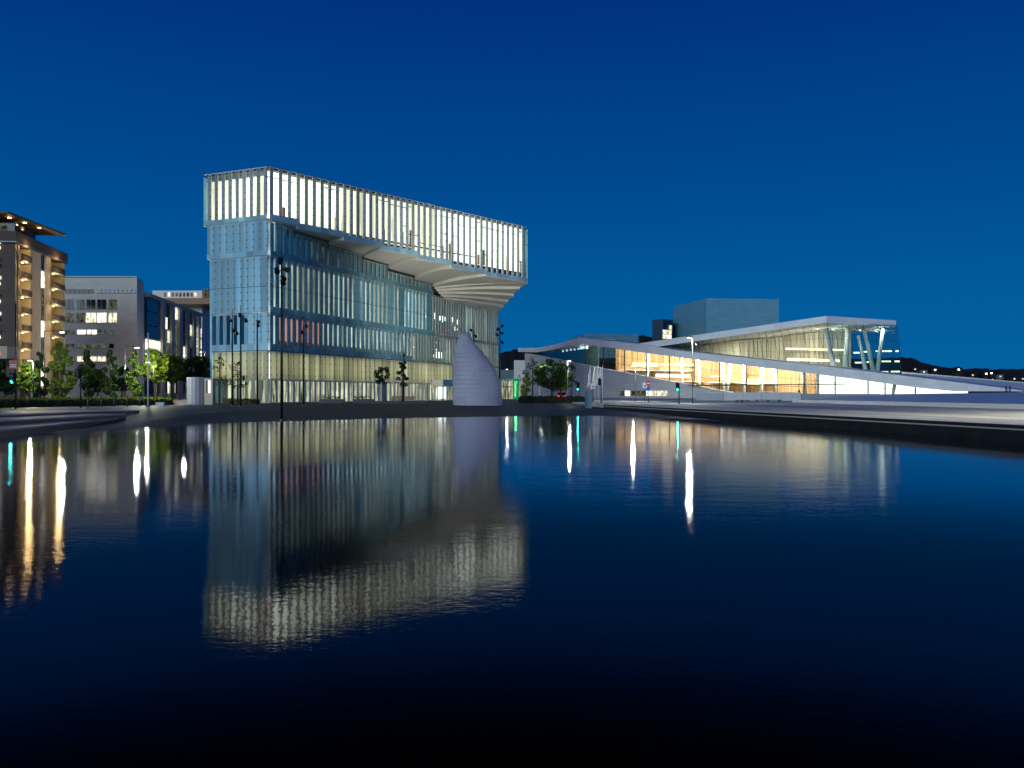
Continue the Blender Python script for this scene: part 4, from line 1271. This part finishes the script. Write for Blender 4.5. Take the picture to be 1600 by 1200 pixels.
# ------------------------------------------------------------------ trees and hedges
def leaf_mesh(name, m, clumps, nleaf, size, rng, up=.0):
    vv, ff = [], []
    for (c, rad) in clumps:
        for _ in range(nleaf):
            while True:
                d_ = Vector((rng.uniform(-1, 1), rng.uniform(-1, 1), rng.uniform(-1, 1)))
                if .05 < d_.length < 1: break
            d_ = d_.normalized() * (d_.length ** .5)
            p = c + Vector((d_.x * rad, d_.y * rad, d_.z * rad * .8))
            u = Vector((rng.uniform(-1, 1), rng.uniform(-1, 1), rng.uniform(-1, 1))).normalized()
            w_ = u.orthogonal().normalized()
            w_ = (w_ * math.cos(rng.uniform(0, 6.28)) + u.cross(w_) * math.sin(rng.uniform(0, 6.28))).normalized()
            s = size * rng.uniform(.6, 1.25)
            b = len(vv)
            vv += [tuple(p - u * s * .55), tuple(p + w_ * s * .32), tuple(p + u * s * .6), tuple(p - w_ * s * .32)]
            ff.append((b, b + 1, b + 2, b + 3))
    me = bpy.data.meshes.new(name); me.from_pydata(vv, [], ff); me.materials.append(m)
    return me

def make_tree(name, label, loc, kind, h, wd, leaf, seed, group=None, leafsize=.36, dens=105, pot=False, trunk_h=None):
    rng = random.Random(seed)
    L = Vector(loc)
    t = thing(name, label, 'tree', L, group)
    tg = G(); clumps = []
    tr = .045 * h ** .8 + .02
    if kind == 'column':
        th = .12 * h
        tg.tube(L, L + Vector((0, 0, h * .9)), tr, tr * .15, 7)
        n = int(26 * h / 8)
        for k in range(n):
            f = (k + .5) / n
            prof_ = min(1.0, (f + .18) * 2.6) * (1 - f ** 2.2) ** .75
            a = rng.uniform(0, 6.28); rr = wd / 2 * prof_ * math.sqrt(rng.uniform(0.1, 1))
            c = L + Vector((math.cos(a) * rr, math.sin(a) * rr, th + f * (h - th)))
            clumps.append((c, wd * .20 * rng.uniform(.7, 1.3) * (.45 + .6 * prof_)))
    elif kind == 'sparse':
        th = (trunk_h or .35) * h
        tg.tube(L, L + Vector((.05, 0, h * .95)), tr * .7, tr * .12, 6)
        for k in range(int(16 * h / 6)):
            f = rng.uniform(0, 1); a = rng.uniform(0, 6.28)
            zz = th + f * (h - th) * .95
            rr = wd / 2 * (1 - f * .75) * rng.uniform(.35, 1)
            c = L + Vector((math.cos(a) * rr, math.sin(a) * rr, zz + rr * .4))
            tg.tube(L + Vector((0, 0, zz - .1)), c, tr * .22, tr * .06, 4)
            clumps.append((c, wd * .13 * rng.uniform(.7, 1.4)))
    else:
        th = (trunk_h or .38) * h
        tg.tube(L, L + Vector((.05, .03, th)), tr, tr * .75, 8)
        nl = 7
        for k in range(nl):
            a = 6.28 * k / nl + rng.uniform(-.3, .3)
            e_ = L + Vector((math.cos(a) * wd * .3, math.sin(a) * wd * .3, th + (h - th) * rng.uniform(.35, .75)))
            tg.tube(L + Vector((.05, .03, th * rng.uniform(.8, 1))), e_, tr * .45, tr * .12, 5)
        tg.tube(L + Vector((.05, .03, th)), L + Vector((0, 0, h * .9)), tr * .7, tr * .15, 6)
        for k in range(int(34)):
            while True:
                v = Vector((rng.uniform(-1, 1), rng.uniform(-1, 1), rng.uniform(-1, 1)))
                if v.length < 1: break
            v = v.normalized() * v.length ** (.8 if pot else .45)
            c = L + Vector((v.x * wd * .42, v.y * wd * .42, th + (h - th) * (.5 + v.z * .44)))
            clumps.append((c, wd * .13 * rng.uniform(.6, 1.4)))
    tg.build('trunk', M['bark'], t, smooth=True)
    o = bpy.data.objects.new('crown', leaf_mesh('crown', M[leaf], clumps, dens, leafsize, rng))
    COL.objects.link(o); adopt(o, t)
    if pot:
        G().tube(L + Vector((0, 0, -.1)), L + Vector((0, 0, 2.9)), .62, .55, 14).build('trunk_guard', M['steel'], t, smooth=False)
    return t

def tree_px(name, label, x, base_y_depth, top_y, wpx, kind, leaf, seed, group=None, **kw):
    Y = base_y_depth
    X = (x - 800) / F_PX * Y
    zb = ground_z(X, Y) if Y < 112 and X < 14 else (ZP if X < 8 else ZQ)
    h = at(x, top_y, Y).z - zb
    return make_tree(name, label, (X, Y, zb), kind, h, wpx / F_PX * Y, leaf, seed, group, **kw)

cg_ = 'columnar trees behind the hedge'
tree_px('columnar_tree', 'dark narrow tree right beside the traffic-signal pole behind the hedge', 62, 100, 551, 26, 'column', 'leaf_dark', 11, cg_)
tree_px('columnar_tree', 'broadest columnar tree, in front of the lit tower balconies', 94, 100, 536, 38, 'column', 'leaf', 12, cg_)
tree_px('columnar_tree', 'dark columnar tree in front of the office strip windows, beside a black signal post', 135, 102, 548, 29, 'column', 'leaf_dark', 13, cg_)
tree_px('columnar_tree', 'darkest dense columnar tree standing alone before the grey office wall', 173, 101, 548, 26, 'column', 'leaf_dark', 14, cg_)
tree_px('columnar_tree', 'pointed columnar tree beside the tall white lamp post', 210, 103, 548, 27, 'column', 'leaf', 15, cg_)
bg_ = 'round trees lit by street lamps'
tree_px('broadleaf_tree', 'lamp-lit round tree beside the red traffic sign behind the hedge', 42, 96, 562, 34, 'round', 'leaf', 21, bg_, trunk_h=.25)
tree_px('broadleaf_tree', 'bright lime-green lamp-lit tree before the blue glass bay', 243, 105, 543, 46, 'round', 'leaf_lime', 22, bg_)
tree_px('broadleaf_tree', 'green round tree beside the lime one, before the stone pilasters', 268, 112, 551, 44, 'round', 'leaf', 23, bg_)
tree_px('broadleaf_tree', 'dark round tree rising behind the pale kiosk', 300, 118, 556, 46, 'round', 'leaf_dark', 24, bg_)
tree_px('broadleaf_tree', 'olive round tree between the kiosk and the library corner', 320, 125, 556, 34, 'round', 'leaf', 25, bg_)
tree_px('broadleaf_tree', 'shaded round tree between two columnar trees by the office', 152, 118, 575, 30, 'round', 'leaf', 26, bg_, trunk_h=.3)
tree_px('broadleaf_tree', 'low round tree at the foot of the grey office corner', 190, 120, 572, 30, 'round', 'leaf_dark', 27, bg_, trunk_h=.3)
tree_px('broadleaf_tree', 'dark tree filling the shadow under the red letters', 8, 104, 560, 40, 'round', 'leaf_dark', 28, bg_, trunk_h=.2)
tree_px('young_tree', 'thin airy young tree at the library corner beside the kiosk', 343, 106, 556, 34, 'sparse', 'leaf_dark', 31, leafsize=.22, dens=22)
tree_px('young_tree', 'airy young tree between two tall masts at the library corner', 371, 108, 566, 36, 'sparse', 'leaf_dark', 32, leafsize=.24, dens=22)
tree_px('potted_tree', 'small bushy tree in a tall grey guard before the library glazing', 597, 112, 570, 26, 'round', 'leaf_dark', 33, leafsize=.26, dens=34, pot=True, trunk_h=.42)
tree_px('young_tree', 'slender young tree behind the wooden benches before the library', 629, 114, 563, 24, 'sparse', 'leaf_dark', 34, leafsize=.30, dens=34)
og = 'trees before the opera end wall'
tree_px('broadleaf_tree', 'large dark tree before the opera end wall, beside the flagpoles', 862, 150, 562, 56, 'round', 'leaf_dark', 41, og, trunk_h=.28, dens=110, leafsize=.42)
tree_px('broadleaf_tree', 'lime-green tree glowing in lamp light under the large dark tree', 876, 158, 578, 36, 'round', 'leaf_lime', 42, og, trunk_h=.3, dens=90, leafsize=.4)
tree_px('broadleaf_tree', 'yellow-green small tree beside the green sign', 823, 170, 585, 16, 'column', 'leaf_lime', 43, og)
tree_px('young_tree', 'airy tree with loose leaves against the opera end wall', 832, 140, 560, 40, 'sparse', 'leaf_dark', 44, og, leafsize=.3, dens=26)
tree_px('young_tree', 'thin tree with loose leaves beside the signal light and cabinet', 893, 140, 566, 36, 'sparse', 'leaf_dark', 45, og, leafsize=.3, dens=24)

def hedge(label, P0, P1, wd, h, leaf, seed, n, size=.16):
    rng = random.Random(seed)
    t = thing('hedge', label, 'hedge', P0)
    d_ = (P1 - P0); L = d_.length; d_.normalize(); nn = Vector((-d_.y, d_.x, 0))
    g = G(); cols = []
    G().prism([P0 + nn * wd * .38, P1 + nn * wd * .38, P1 - nn * wd * .38, P0 - nn * wd * .38], (0, 0, h * .8)).build('stems', M['bark'], t)
    clumps = []
    for k in range(n):
        c = P0 + d_ * rng.uniform(0, L) + nn * rng.uniform(-wd * .5, wd * .5)
        clumps.append((c + Vector((0, 0, rng.uniform(.12, 1.0) * h)), .22))
    o = bpy.data.objects.new('foliage', leaf_mesh('foliage', M[leaf], clumps, 9, size, rng)); COL.objects.link(o); adopt(o, t)
    return t
hedge('long clipped green hedge along the far side of the stone steps', Vector((-52, 70, ZP)), Vector((-41.5, 99, ZP)), 1.6, .86, 'leaf_hedge', 51, 2600)
hedge('low dark planting bed before the trees by the opera', Vector((1.0, 118, ZP)), Vector((10.5, 118, ZP)), 3.0, .95, 'leaf_dark', 52, 900)
hedge('low dark shrubs at the foot of the library corner', Vector((-39.5, 112.5, ZP)), Vector((-34.4, 110.5, ZP)), 1.2, .6, 'leaf_dark', 53, 260)

# ------------------------------------------------------------------ street furniture
def mast(label, x, Y, top_y, heads, group='tall floodlight masts on the plaza', r=.11, aim=None):
    X = (x - 800) / F_PX * Y
    z0 = ground_z(X, Y) if Y < 112 else ZP
    zt2 = at(x, top_y, Y).z
    t = thing('floodlight_mast', label, 'mast', (X, Y, z0), group)
    G().tube((X, Y, z0 - .1), (X, Y, zt2 - 1.2), r, r * .62, 10).tube((X, Y, zt2 - 1.2), (X, Y, zt2), r * .35, r * .25, 6).build('pole', M['dark_metal'], t, smooth=True)
    G().tube((X, Y, z0 - .05), (X, Y, z0 + .06), r * 2.2, r * 2.2, 12).build('base_plate', M['steel'], t)
    for (dx, dz, ang) in heads:
        c = Vector((X + dx, Y - .1, zt2 + dz))
        dr = Vector((math.cos(ang) * .6, -.5, math.sin(ang))).normalized()
        hd = G().tube(c - dr * .19, c + dr * .19, .13, .19, 12).build('spotlight', M['dark_metal'], t, smooth=False)
        G().tube((X, Y, c.z), c, .035, .035, 5).build('bracket', M['dark_metal'], hd)
    if aim:                                              # assumed beam from a spotlight of this mast, added to light the soffit
        o = bpy.data.objects.new('spot_beam', bpy.data.lights.new('spot_beam', 'SPOT')); COL.objects.link(o)
        o.data.energy = aim[1]; o.data.spot_size = math.radians(aim[2]); o.data.spot_blend = .9; o.data.color = (1.0, .92, .78); o.data.shadow_soft_size = .2
        o.location = (X, Y + .5, zt2 - 1.0)
        o.rotation_euler = (Vector(aim[0]) - o.location).to_track_quat('-Z', 'Y').to_euler()
        adopt(o, t)
    return t
mast('tallest mast, with four spotlights, standing at the water edge before the library corner', 440, 54, 385, [(-.06, -1.0, 1.0), (.32, -1.55, -.2), (-.3, -1.6, -.9), (.12, -2.1, -.6), (.1, -2.35, -.9)], r=.095)
mast('thin mast before the library end face, nearest the kiosk', 363, 91, 482, [(-.2, -1.3, -.4), (.12, -2.4, -.6)])
mast('mast with spotlights on both sides before the library end face', 376, 83.6, 476, [(-.05, -1.1, .8), (.55, -1.6, -.7), (-.4, -2.9, -.6)])
mast('mast with one spotlight pair before the library corner', 402, 93, 486, [(.12, -1.2, -.3), (.1, -1.6, -.7)])
mast('mast before the pink-lit library windows', 474, 93, 494, [(.32, -1.1, -.5), (-.15, -1.8, -.8)])
mast('mast beside the young tree before the library benches', 631, 118, 540, [(0, -1.3, -.5), (.2, -2.4, -.6)], r=.09)
mast('mast half hidden behind the stone sculpture', 740, 110, 503, [(-.35, -1.1, -.4), (.25, -1.9, -.7)], aim=((-10, 158, 24), 36000, 75))
mast('mast crowded with spotlights at the far library corner behind the sculpture', 781, 108, 498, [(-.3, -1.4, .6), (.3, -1.0, .5), (-.4, -2.1, -.5), (.25, -1.9, -.2), (.3, -3.1, -.7)])

def street_lamp(label, x, base_Y, head_x, head_y, watts, col=(1.0, .93, .8), m='lamp', group='lit street lamps', double=None, pole_m='dark_metal', r=.08):
    Y = base_Y
    X = (x - 800) / F_PX * Y
    z0 = (ground_z(X, Y) if Y < 112 else ZP) if X < 8.5 else ZQ
    hd = at(head_x, head_y, Y)
    t = thing('street_lamp', label, 'street lamp', (X, Y, z0), group)
    G().tube((X, Y, z0 - .1), (X, Y, hd.z + .12), r, r * .6, 10).build('pole', M[pole_m], t, smooth=True)
    G().tube((X, Y, hd.z + .10), (hd.x, Y, hd.z + .16), .035, .03, 6).build('arm', M['dark_metal'], t)
    h = G().box((hd.x, Y, hd.z), (.62, .3, .12)).build('lamp_head', M['dark_metal'], t)
    G().box((hd.x, Y, hd.z - .06), (.42, .22, .06)).build('lamp_glass', M[m], h)
    lamp_light((hd.x, Y - .05, hd.z - .12), watts, col, t, .12)
    return t
street_lamp('street lamp on a thick steel pole, its arm reaching towards the tower balconies', 69, 92, 97, 519, 1200, (.95, .97, 1.0), 'lamp_cool')
street_lamp('street lamp with a thin dark pole before the grey office corner', 195, 96, 214, 543, 1150, (.95, .97, 1.0), 'lamp_cool')
street_lamp('bright street lamp rising out of the tree tops by the pilaster building', 280, 165, 288, 555, 6500, (1, .97, .9), 'lamp')
street_lamp('warm street lamp beside the library end face', 320, 190, 314, 550, 6000, (1, .75, .5), 'lamp_warm')
street_lamp('low street lamp shining in the leaves beside the red traffic sign', 52, 93, 47, 563, 2200, (1, .9, .6), 'lamp_warm')
street_lamp('street lamp whose light shines in the lime-green tree', 240, 100, 231, 566, 2600, (.92, 1.0, .66), 'lamp')
street_lamp('tall lamp post before the opera foyer glazing', 1082, 98, 1077, 527.5, 1900, (.95, 1.0, .95), 'lamp_cool', pole_m='steel', r=.06)
street_lamp('slim lamp post before the opera podium wall', 993, 130, 989, 571, 1700, (.97, 1.0, .95), 'lamp', pole_m='steel', r=.06)
street_lamp('lamp beside the airy tree before the opera end wall', 843, 150, 846, 571.5, 1300, (.9, 1.0, .85), 'lamp', pole_m='white_paint')
street_lamp('lamp above the lime-green tree before the opera end glazing', 887, 152, 890, 564, 1500, (.9, 1.0, .8), 'lamp', pole_m='white_paint')
street_lamp('distant lamp beside the green sign pavilion', 789, 200, 792, 577, 320, (1, .95, .85), 'lamp', pole_m='steel')
street_lamp('assumed quay lamp post, added out of view beside the promenade past the marble ramp wall', 1790, 40, 1775, 372, 7000, (1.0, .98, .86), 'lamp', r=.07)  # assumed lamp, not in view: added to brighten the quay
# plain white post without a lamp head
t = thing('white_post', 'tall plain white post beside the hedge end', 'post', flat(231.5, 84, ZP))
c = flat(231.5, 84, ZP); G().tube(c, (c.x, c.y, at(0, 520, 84).z), .09, .06, 10).build('pole', M['white_paint'], t, smooth=True)
G().tube((c.x, c.y, ZP), (c.x, c.y, ZP + .12), .2, .2, 10).build('base_plate', M['steel'], t)

def signal(label, x, Y, head_y, lit=True, tall=None, z0=ZP, plate=None, mcol='signal_green', back=False):
    X = (x - 800) / F_PX * Y
    t = thing('traffic_light', label, 'traffic light', (X, Y, z0), 'traffic lights')
    hz = at(0, head_y, Y).z
    G().tube((X, Y, z0 - .1), (X, Y, tall or hz + .5), .07, .06, 8).build('pole', M['dark_metal'], t, smooth=True)
    h = G().box((X - .22, Y - .05, hz - .35), (.3, .26, .95)).build('signal_head', M['dark_metal'], t)
    for k in range(3):
        p = Vector((X - .22, Y - .19, hz - .2 + k * .3))
        G().tube(p, p + Vector((0, -.03, 0)), .105, .105, 12).build('signal_lens', M[mcol] if (lit and k == 0) else M['dark_glass'], h)
        G().tube(p + Vector((0, .02, .06)), p + Vector((0, -.16, .06)), .13, .12, 8, caps=False).build('signal_hood', M['dark_metal'], h)
    if plate:
        G().box((X - .12, Y - .12, at(0, plate, Y).z), (.72, .05, .72)).build('sign_plate', M['red_sign'], t)
        G().box((X - .12, Y - .15, at(0, plate, Y).z + .28), (.5, .02, .06)).build('sign_line', M['white_paint'], t)
        G().box((X - .12, Y - .15, at(0, plate, Y).z + .12), (.5, .02, .06)).build('sign_line', M['white_paint'], t)
    if lit:
        lamp_light((X - .22, Y - .4, hz - .2), 45, (.05, .95, .8), t, .08)
    return t
signal('tall pole with red sign plate and lit green signal at the hedge', 24.5, 70, 593, True, 9.5, plate=576)
signal('black signal post with its lights off beside the bollards', 126, 76, 586, False)
signal('lit green signal on a short post before the opera podium', 1061, 92, 606, True, z0=ZQ)
signal('green signal beside the airy tree and the cabinet', 905, 112, 606, True, z0=ZP)
signal('dark signal post before the white flagpoles', 939, 105, 598, False, z0=ZQ)

for i, x in enumerate((137, 158, 178, 199, 218)):
    p = flat(x, 80 + i * 1.5, ZP)
    t = thing('bollard', 'slim steel bollard in the row in front of the hedge', 'bollard', p, 'bollards along the hedge')
    G().tube(p, p + Vector((0, 0, 1.1)), .07, .07, 10).build('post', M['steel'], t, smooth=True)
    G().tube(p + Vector((0, 0, 1.1)), p + Vector((0, 0, 1.16)), .085, .06, 10).build('cap', M['dark_metal'], t)

# kiosk
kx0, kx1, YK = flat(288, 100, ZP), flat(320, 100, ZP), 100
kio = thing('kiosk', 'pale ribbed cylindrical kiosk with a lit white screen', 'kiosk', ((kx0.x + kx1.x) / 2, YK, ZP))
kc = Vector(((kx0.x + kx1.x) / 2, YK + 1.1, ZP)); kr = (kx1.x - kx0.x) / 2; zk = at(0, 590.5, YK).z
G().tube(kc, (kc.x, kc.y, zk - .05), kr - .05, kr - .05, 28).build('drum', M['core'], kio)
for k in range(36):
    a = 2 * math.pi * k / 36
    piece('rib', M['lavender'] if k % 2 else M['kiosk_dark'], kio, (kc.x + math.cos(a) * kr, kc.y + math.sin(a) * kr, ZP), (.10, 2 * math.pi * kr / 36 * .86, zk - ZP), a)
G().tube((kc.x, kc.y, zk - .05), (kc.x, kc.y, zk + .08), kr + .08, kr + .08, 28).build('roof', M['lavender'], kio)
sx0 = flat(326.5, 100, 0).x
bodyK = G().box((sx0 - .1, YK + .6, ZP), (1.0, 1.0, zk - ZP - .05)).build('side_cabinet', M['cream_wall'], kio)
G().box((sx0, YK + .07, 1.9), (.24, .06, 1.5)).build('screen', M['screen_white'], bodyK)
G().box((sx0 - .28, YK + .07, 1.9), (.22, .06, 1.5)).build('dark_window', M['dark_glass'], bodyK)

def bench(label, x, Y, wpx, m='bench_wood', z0=ZP, group='benches'):
    X = (x - 800) / F_PX * Y; w = wpx / F_PX * Y
    t = thing('bench', label, 'bench', (X, Y, z0), group)
    for k in range(3): piece('seat_slat', M[m], t, (X, Y - .2 + k * .18, z0 + .42), (w, .16, .05))
    for k in range(4): piece('back_slat', M[m], t, (X, Y + .3 + k * .03, z0 + .5 + k * .13), (w, .05, .115))
    for s in (-.42, .42):
        G().box((X + w * s, Y, z0), (.08, .5, .42)).build('leg', M['steel'], t)
        G().box((X + w * s, Y + .36, z0 + .3), (.06, .06, .75)).build('back_post', M['steel'], t)
    return t
bench('wooden bench beside the small bushy tree before the library', 620, 113, 16)
bench('wooden bench beside the slender young tree before the library', 640, 113, 14)
def slab_bench(label, x, Y, wpx):
    X = (x - 800) / F_PX * Y; w = wpx / F_PX * Y
    t = thing('slab_bench', label, 'bench', (X, Y, ZQ), 'slab benches on the promenade')
    for k in range(3): piece('seat_slat', M['dark_metal'], t, (X, Y - .25 + k * .25, ZQ + .26), (w, .23, .07))
    for sd in (-.4, 0, .4): G().box((X + w * sd, Y, ZQ), (.12, .6, .26)).build('leg', M['steel'], t)
slab_bench('short dark slab bench on the promenade before the short parapet wall', 1160, 112, 22)
slab_bench('long dark slab bench on the promenade before the long parapet wall', 1200, 116, 44)

def planter(label, x0, x1, Y, h, flowers=True, z0=ZP, plants=True):
    a, b = flat(x0, Y, z0), flat(x1, Y, z0)
    t = thing('planter', label, 'planter', ((a.x + b.x) / 2, Y, z0), 'dark planters before the library')
    G().box(((a.x + b.x) / 2, Y, z0), (b.x - a.x, .9, h)).build('trough', M['dark_metal'], t)
    if plants:
        rng = random.Random(int(x0))
        cl = [(Vector((rng.uniform(a.x + .2, b.x - .2), Y + rng.uniform(-.3, .3), z0 + h + rng.uniform(.05, .35))), .2) for _ in range(int((b.x - a.x) * 6))]
        o = bpy.data.objects.new('foliage', leaf_mesh('foliage', M['leaf_dark'], cl, 10, .16, rng)); COL.objects.link(o); adopt(o, t)
    return t
planter('dark planter with small plants before the cafe windows', 500, 536, 113, .62)
planter('dark planter with small plants beside the bushy potted tree', 552, 584, 113, .62)
planter('long low dark platform edge in front of the wooden benches', 566, 668, 110.5, .34, plants=False)
p = flat(251, 88, ZP)
t = thing('block_bench', 'white block bench at the end of the hedge', 'bench', p)
G().box((p.x, p.y, ZP), (.85, .5, .36)).build('block', M['white_paint'], t); G().box((p.x, p.y, ZP + .36), (.9, .55, .05)).build('seat_top', M['white_paint'], t)

# flagpoles with hanging flags
for i, x in enumerate((922.5, 929.5, 934.5, 938, 941.5)):
    p = flat(x, 150 + (i % 2) * 3, ZQ)
    t = thing('flagpole', 'white flagpole with a limp pale flag before the opera podium', 'flagpole', p, 'flagpoles by the opera')
    zt3 = at(0, 574 - (i % 3), 150).z
    G().tube(p, (p.x, p.y, zt3), .09, .06, 10).build('pole', M['white_paint'], t, smooth=True)
    g = G(); hgt = 3.2
    cols = []
    for a in range(5):
        for b in range(9):
            g.v.append((p.x - .05 - a * .11 * (.4 + b / 9), p.y + .1 * math.sin(a * 1.9 + b * .3), zt3 - .15 - b / 8 * hgt - a * .12))
    for a in range(4):
        for b in range(8):
            g.f.append((a * 9 + b, a * 9 + b + 1, (a + 1) * 9 + b + 1, (a + 1) * 9 + b))
    fo = g.build('flag', M['flag'], t, smooth=True)
    so = fo.modifiers.new('thick', 'SOLIDIFY'); so.thickness = .02
    G().tube((p.x, p.y, zt3), (p.x, p.y, zt3 + .15), .1, .03, 8).build('finial', M['white_paint'], t)
# street cabinet, road signs
p = flat(919.5, 88, ground_z(flat(919.5, 88, 0).x, 88))
t = thing('street_cabinet', 'tall blue-green street cabinet at the plaza edge before the flagpoles', 'cabinet', p)
G().box((p.x + .12, p.y, p.z), (.42, .55, 1.85)).build('body', M['cabinet'], t); G().box((p.x - .23, p.y + .02, p.z), (.26, .52, 1.84)).build('side_panel', M['cabinet_blue'], t)
G().box((p.x, p.y, p.z + 1.86), (.78, .62, .06)).build('lid', M['steel'], t)
def roadsign(label, x, Y, y, kind):
    p = flat(x, Y, ZQ); zc = at(0, y, Y).z
    t = thing('road_sign', label, 'road sign', p, 'road signs by the opera')
    G().tube(p, (p.x, p.y, zc + .3), .04, .04, 8).build('post', M['dark_metal'], t)
    if kind == 'no_entry':
        d_ = G().tube((p.x, p.y - .06, zc), (p.x, p.y - .10, zc), .34, .34, 24).build('disc', M['red_sign'], t)
        G().box((p.x, p.y - .115, zc - .06), (.46, .03, .12)).build('bar', M['white_paint'], d_)
        G().box((p.x, p.y - .08, zc - .95), (.5, .04, .45)).build('lower_plate', M['blue_sign'], t)
    else:
        G().box((p.x, p.y - .08, zc - .4), (.6, .04, .75)).build('plate', M['white_paint'], t)
        G().box((p.x, p.y - .11, zc - .2), (.3, .02, .2)).build('symbol', M['blue_sign'], t)
roadsign('red no-entry sign before the lit slit window', 1013, 105, 599, 'no_entry')
roadsign('white plate sign beside the no-entry sign', 1007.5, 108, 602, 'plate')
roadsign('white and blue sign beside the flagpoles', 926.5, 118, 603, 'plate')

# parked car seen from behind, between the trees
def car(label, x, Y):
    p = flat(x, Y, ZQ if x > 850 else ZP)
    t = thing('parked_car', label, 'car', p)
    X, z = p.x, p.z
    prof_ = [(-2.1, .35), (-2.15, .75), (-1.95, .95), (-1.6, 1.0), (-1.0, 1.45), (.6, 1.48), (1.25, 1.0), (2.0, .85), (2.15, .6), (2.1, .35)]
    g = G()
    rows = []
    for yy, wf in ((-.86, 1.0), (-.7, 1.0), (.7, 1.0), (.86, 1.0)):
        rows.append([len(g.v) + i for i in range(len(prof_))])
        for a, b in prof_:
            tap = .86 if b > 1.1 else 1.0
            g.v.append((X + yy * tap, Y + a, z + (b if abs(yy) < .8 else min(b, b * .97))))
    for r0, r1 in zip(rows, rows[1:]):
        for i in range(len(prof_)):
            j = (i + 1) % len(prof_)
            g.f.append((r0[i], r0[j], r1[j], r1[i]))
    g.f.append(tuple(rows[0])); g.f.append(tuple(rows[-1][::-1]))
    g.build('body', M['car_paint'], t)
    G().prism([(X - .6, Y - 1.52, z + 1.05), (X + .6, Y - 1.52, z + 1.05), (X + .52, Y - 1.12, z + 1.4), (X - .52, Y - 1.12, z + 1.4)], (0, -.03, .02)).build('rear_window', M['dark_glass'], t)
    for s in (-1, 1):
        G().box((X + s * .66, Y - 2.16, z + .66), (.3, .06, .2)).build('tail_light', M['signal_red'], t)
        for yy in (-1.3, 1.3):
            G().tube((X + s * .9, Y + yy, z + .32), (X + s * .7, Y + yy, z + .32), .32, .32, 14).build('wheel', M['rubber'], t)
    G().box((X, Y - 2.17, z + .52), (.5, .03, .11)).build('number_plate', M['white_paint'], t)
    lamp_light((X, Y - 2.6, z + .8), 30, (1, .08, .08), t)
    return t
car('red-tailed parked car between the trees by the opera end wall', 877, 162)

# people
def person(label, x, Y, z0, h=1.75, face=0.0, step_=.12, coat='dark_cloth'):
    p = flat(x, Y, z0)
    t = thing('person', label, 'person', p)
    s = h / 1.75
    V = [((0, 0, .95), .15), ((0, 0, 1.2), .15), ((0, 0, 1.42), .16), ((0, 0, 1.52), .065), ((0, 0, 1.60), .09), ((0, .0, 1.70), .085),
         ((.18, 0, 1.40), .07), ((.25, .03, 1.12), .055), ((.24, -.06, .88), .042), ((-.18, 0, 1.40), .07), ((-.25, .03, 1.12), .055), ((-.24, -.06, .88), .042),
         ((.10, 0, .90), .10), ((.11, -step_, .50), .075), ((.11, -step_ * .6, .07), .055), ((.11, -step_ * .6 - .16, .04), .04),
         ((-.10, 0, .90), .10), ((-.11, step_ * .6, .50), .075), ((-.11, step_, .07), .055), ((-.11, step_ - .16, .04), .04)]
    E = [(0, 1), (1, 2), (2, 3), (3, 4), (4, 5), (2, 6), (6, 7), (7, 8), (2, 9), (9, 10), (10, 11), (0, 12), (12, 13), (13, 14), (14, 15), (0, 16), (16, 17), (17, 18), (18, 19)]
    me = bpy.data.meshes.new('body')
    ca, sa = math.cos(face), math.sin(face)
    me.from_pydata([(p.x + (v[0] * ca - v[1] * sa) * s, p.y + (v[0] * sa + v[1] * ca) * s, z0 + v[2] * s) for v, _ in V], E, [])
    o = bpy.data.objects.new('body', me); COL.objects.link(o)
    me.materials.append(M[coat])
    o.modifiers.new('skin', 'SKIN')
    for i, (_, r) in enumerate(V):
        me.skin_vertices[0].data[i].radius = (r * s, r * s)
        me.skin_vertices[0].data[i].use_root = (i == 0)
    o.modifiers.new('smooth', 'SUBSURF').render_levels = 1
    adopt(o, t)
    hg_ = G().tube((p.x, p.y + .02, z0 + 1.66 * s), (p.x, p.y + .02, z0 + 1.80 * s), .115 * s, .05 * s, 10)
    hg_.build('hair', M['rubber'], t, smooth=True)
    return t
person('person in dark clothes standing at the parapet before the bright opera entrance', 1248.5, 148, ZQ + .2, 1.78, .3)
person('person in dark clothes walking down the end of the opera roof', 1572, 172, at(1572, 615, 172).z, 1.7, 1.4, .25)
person('person in dark clothes on the opera roof, walking behind another', 1578, 173, at(1578, 614.5, 173).z, 1.65, 1.4, .2)
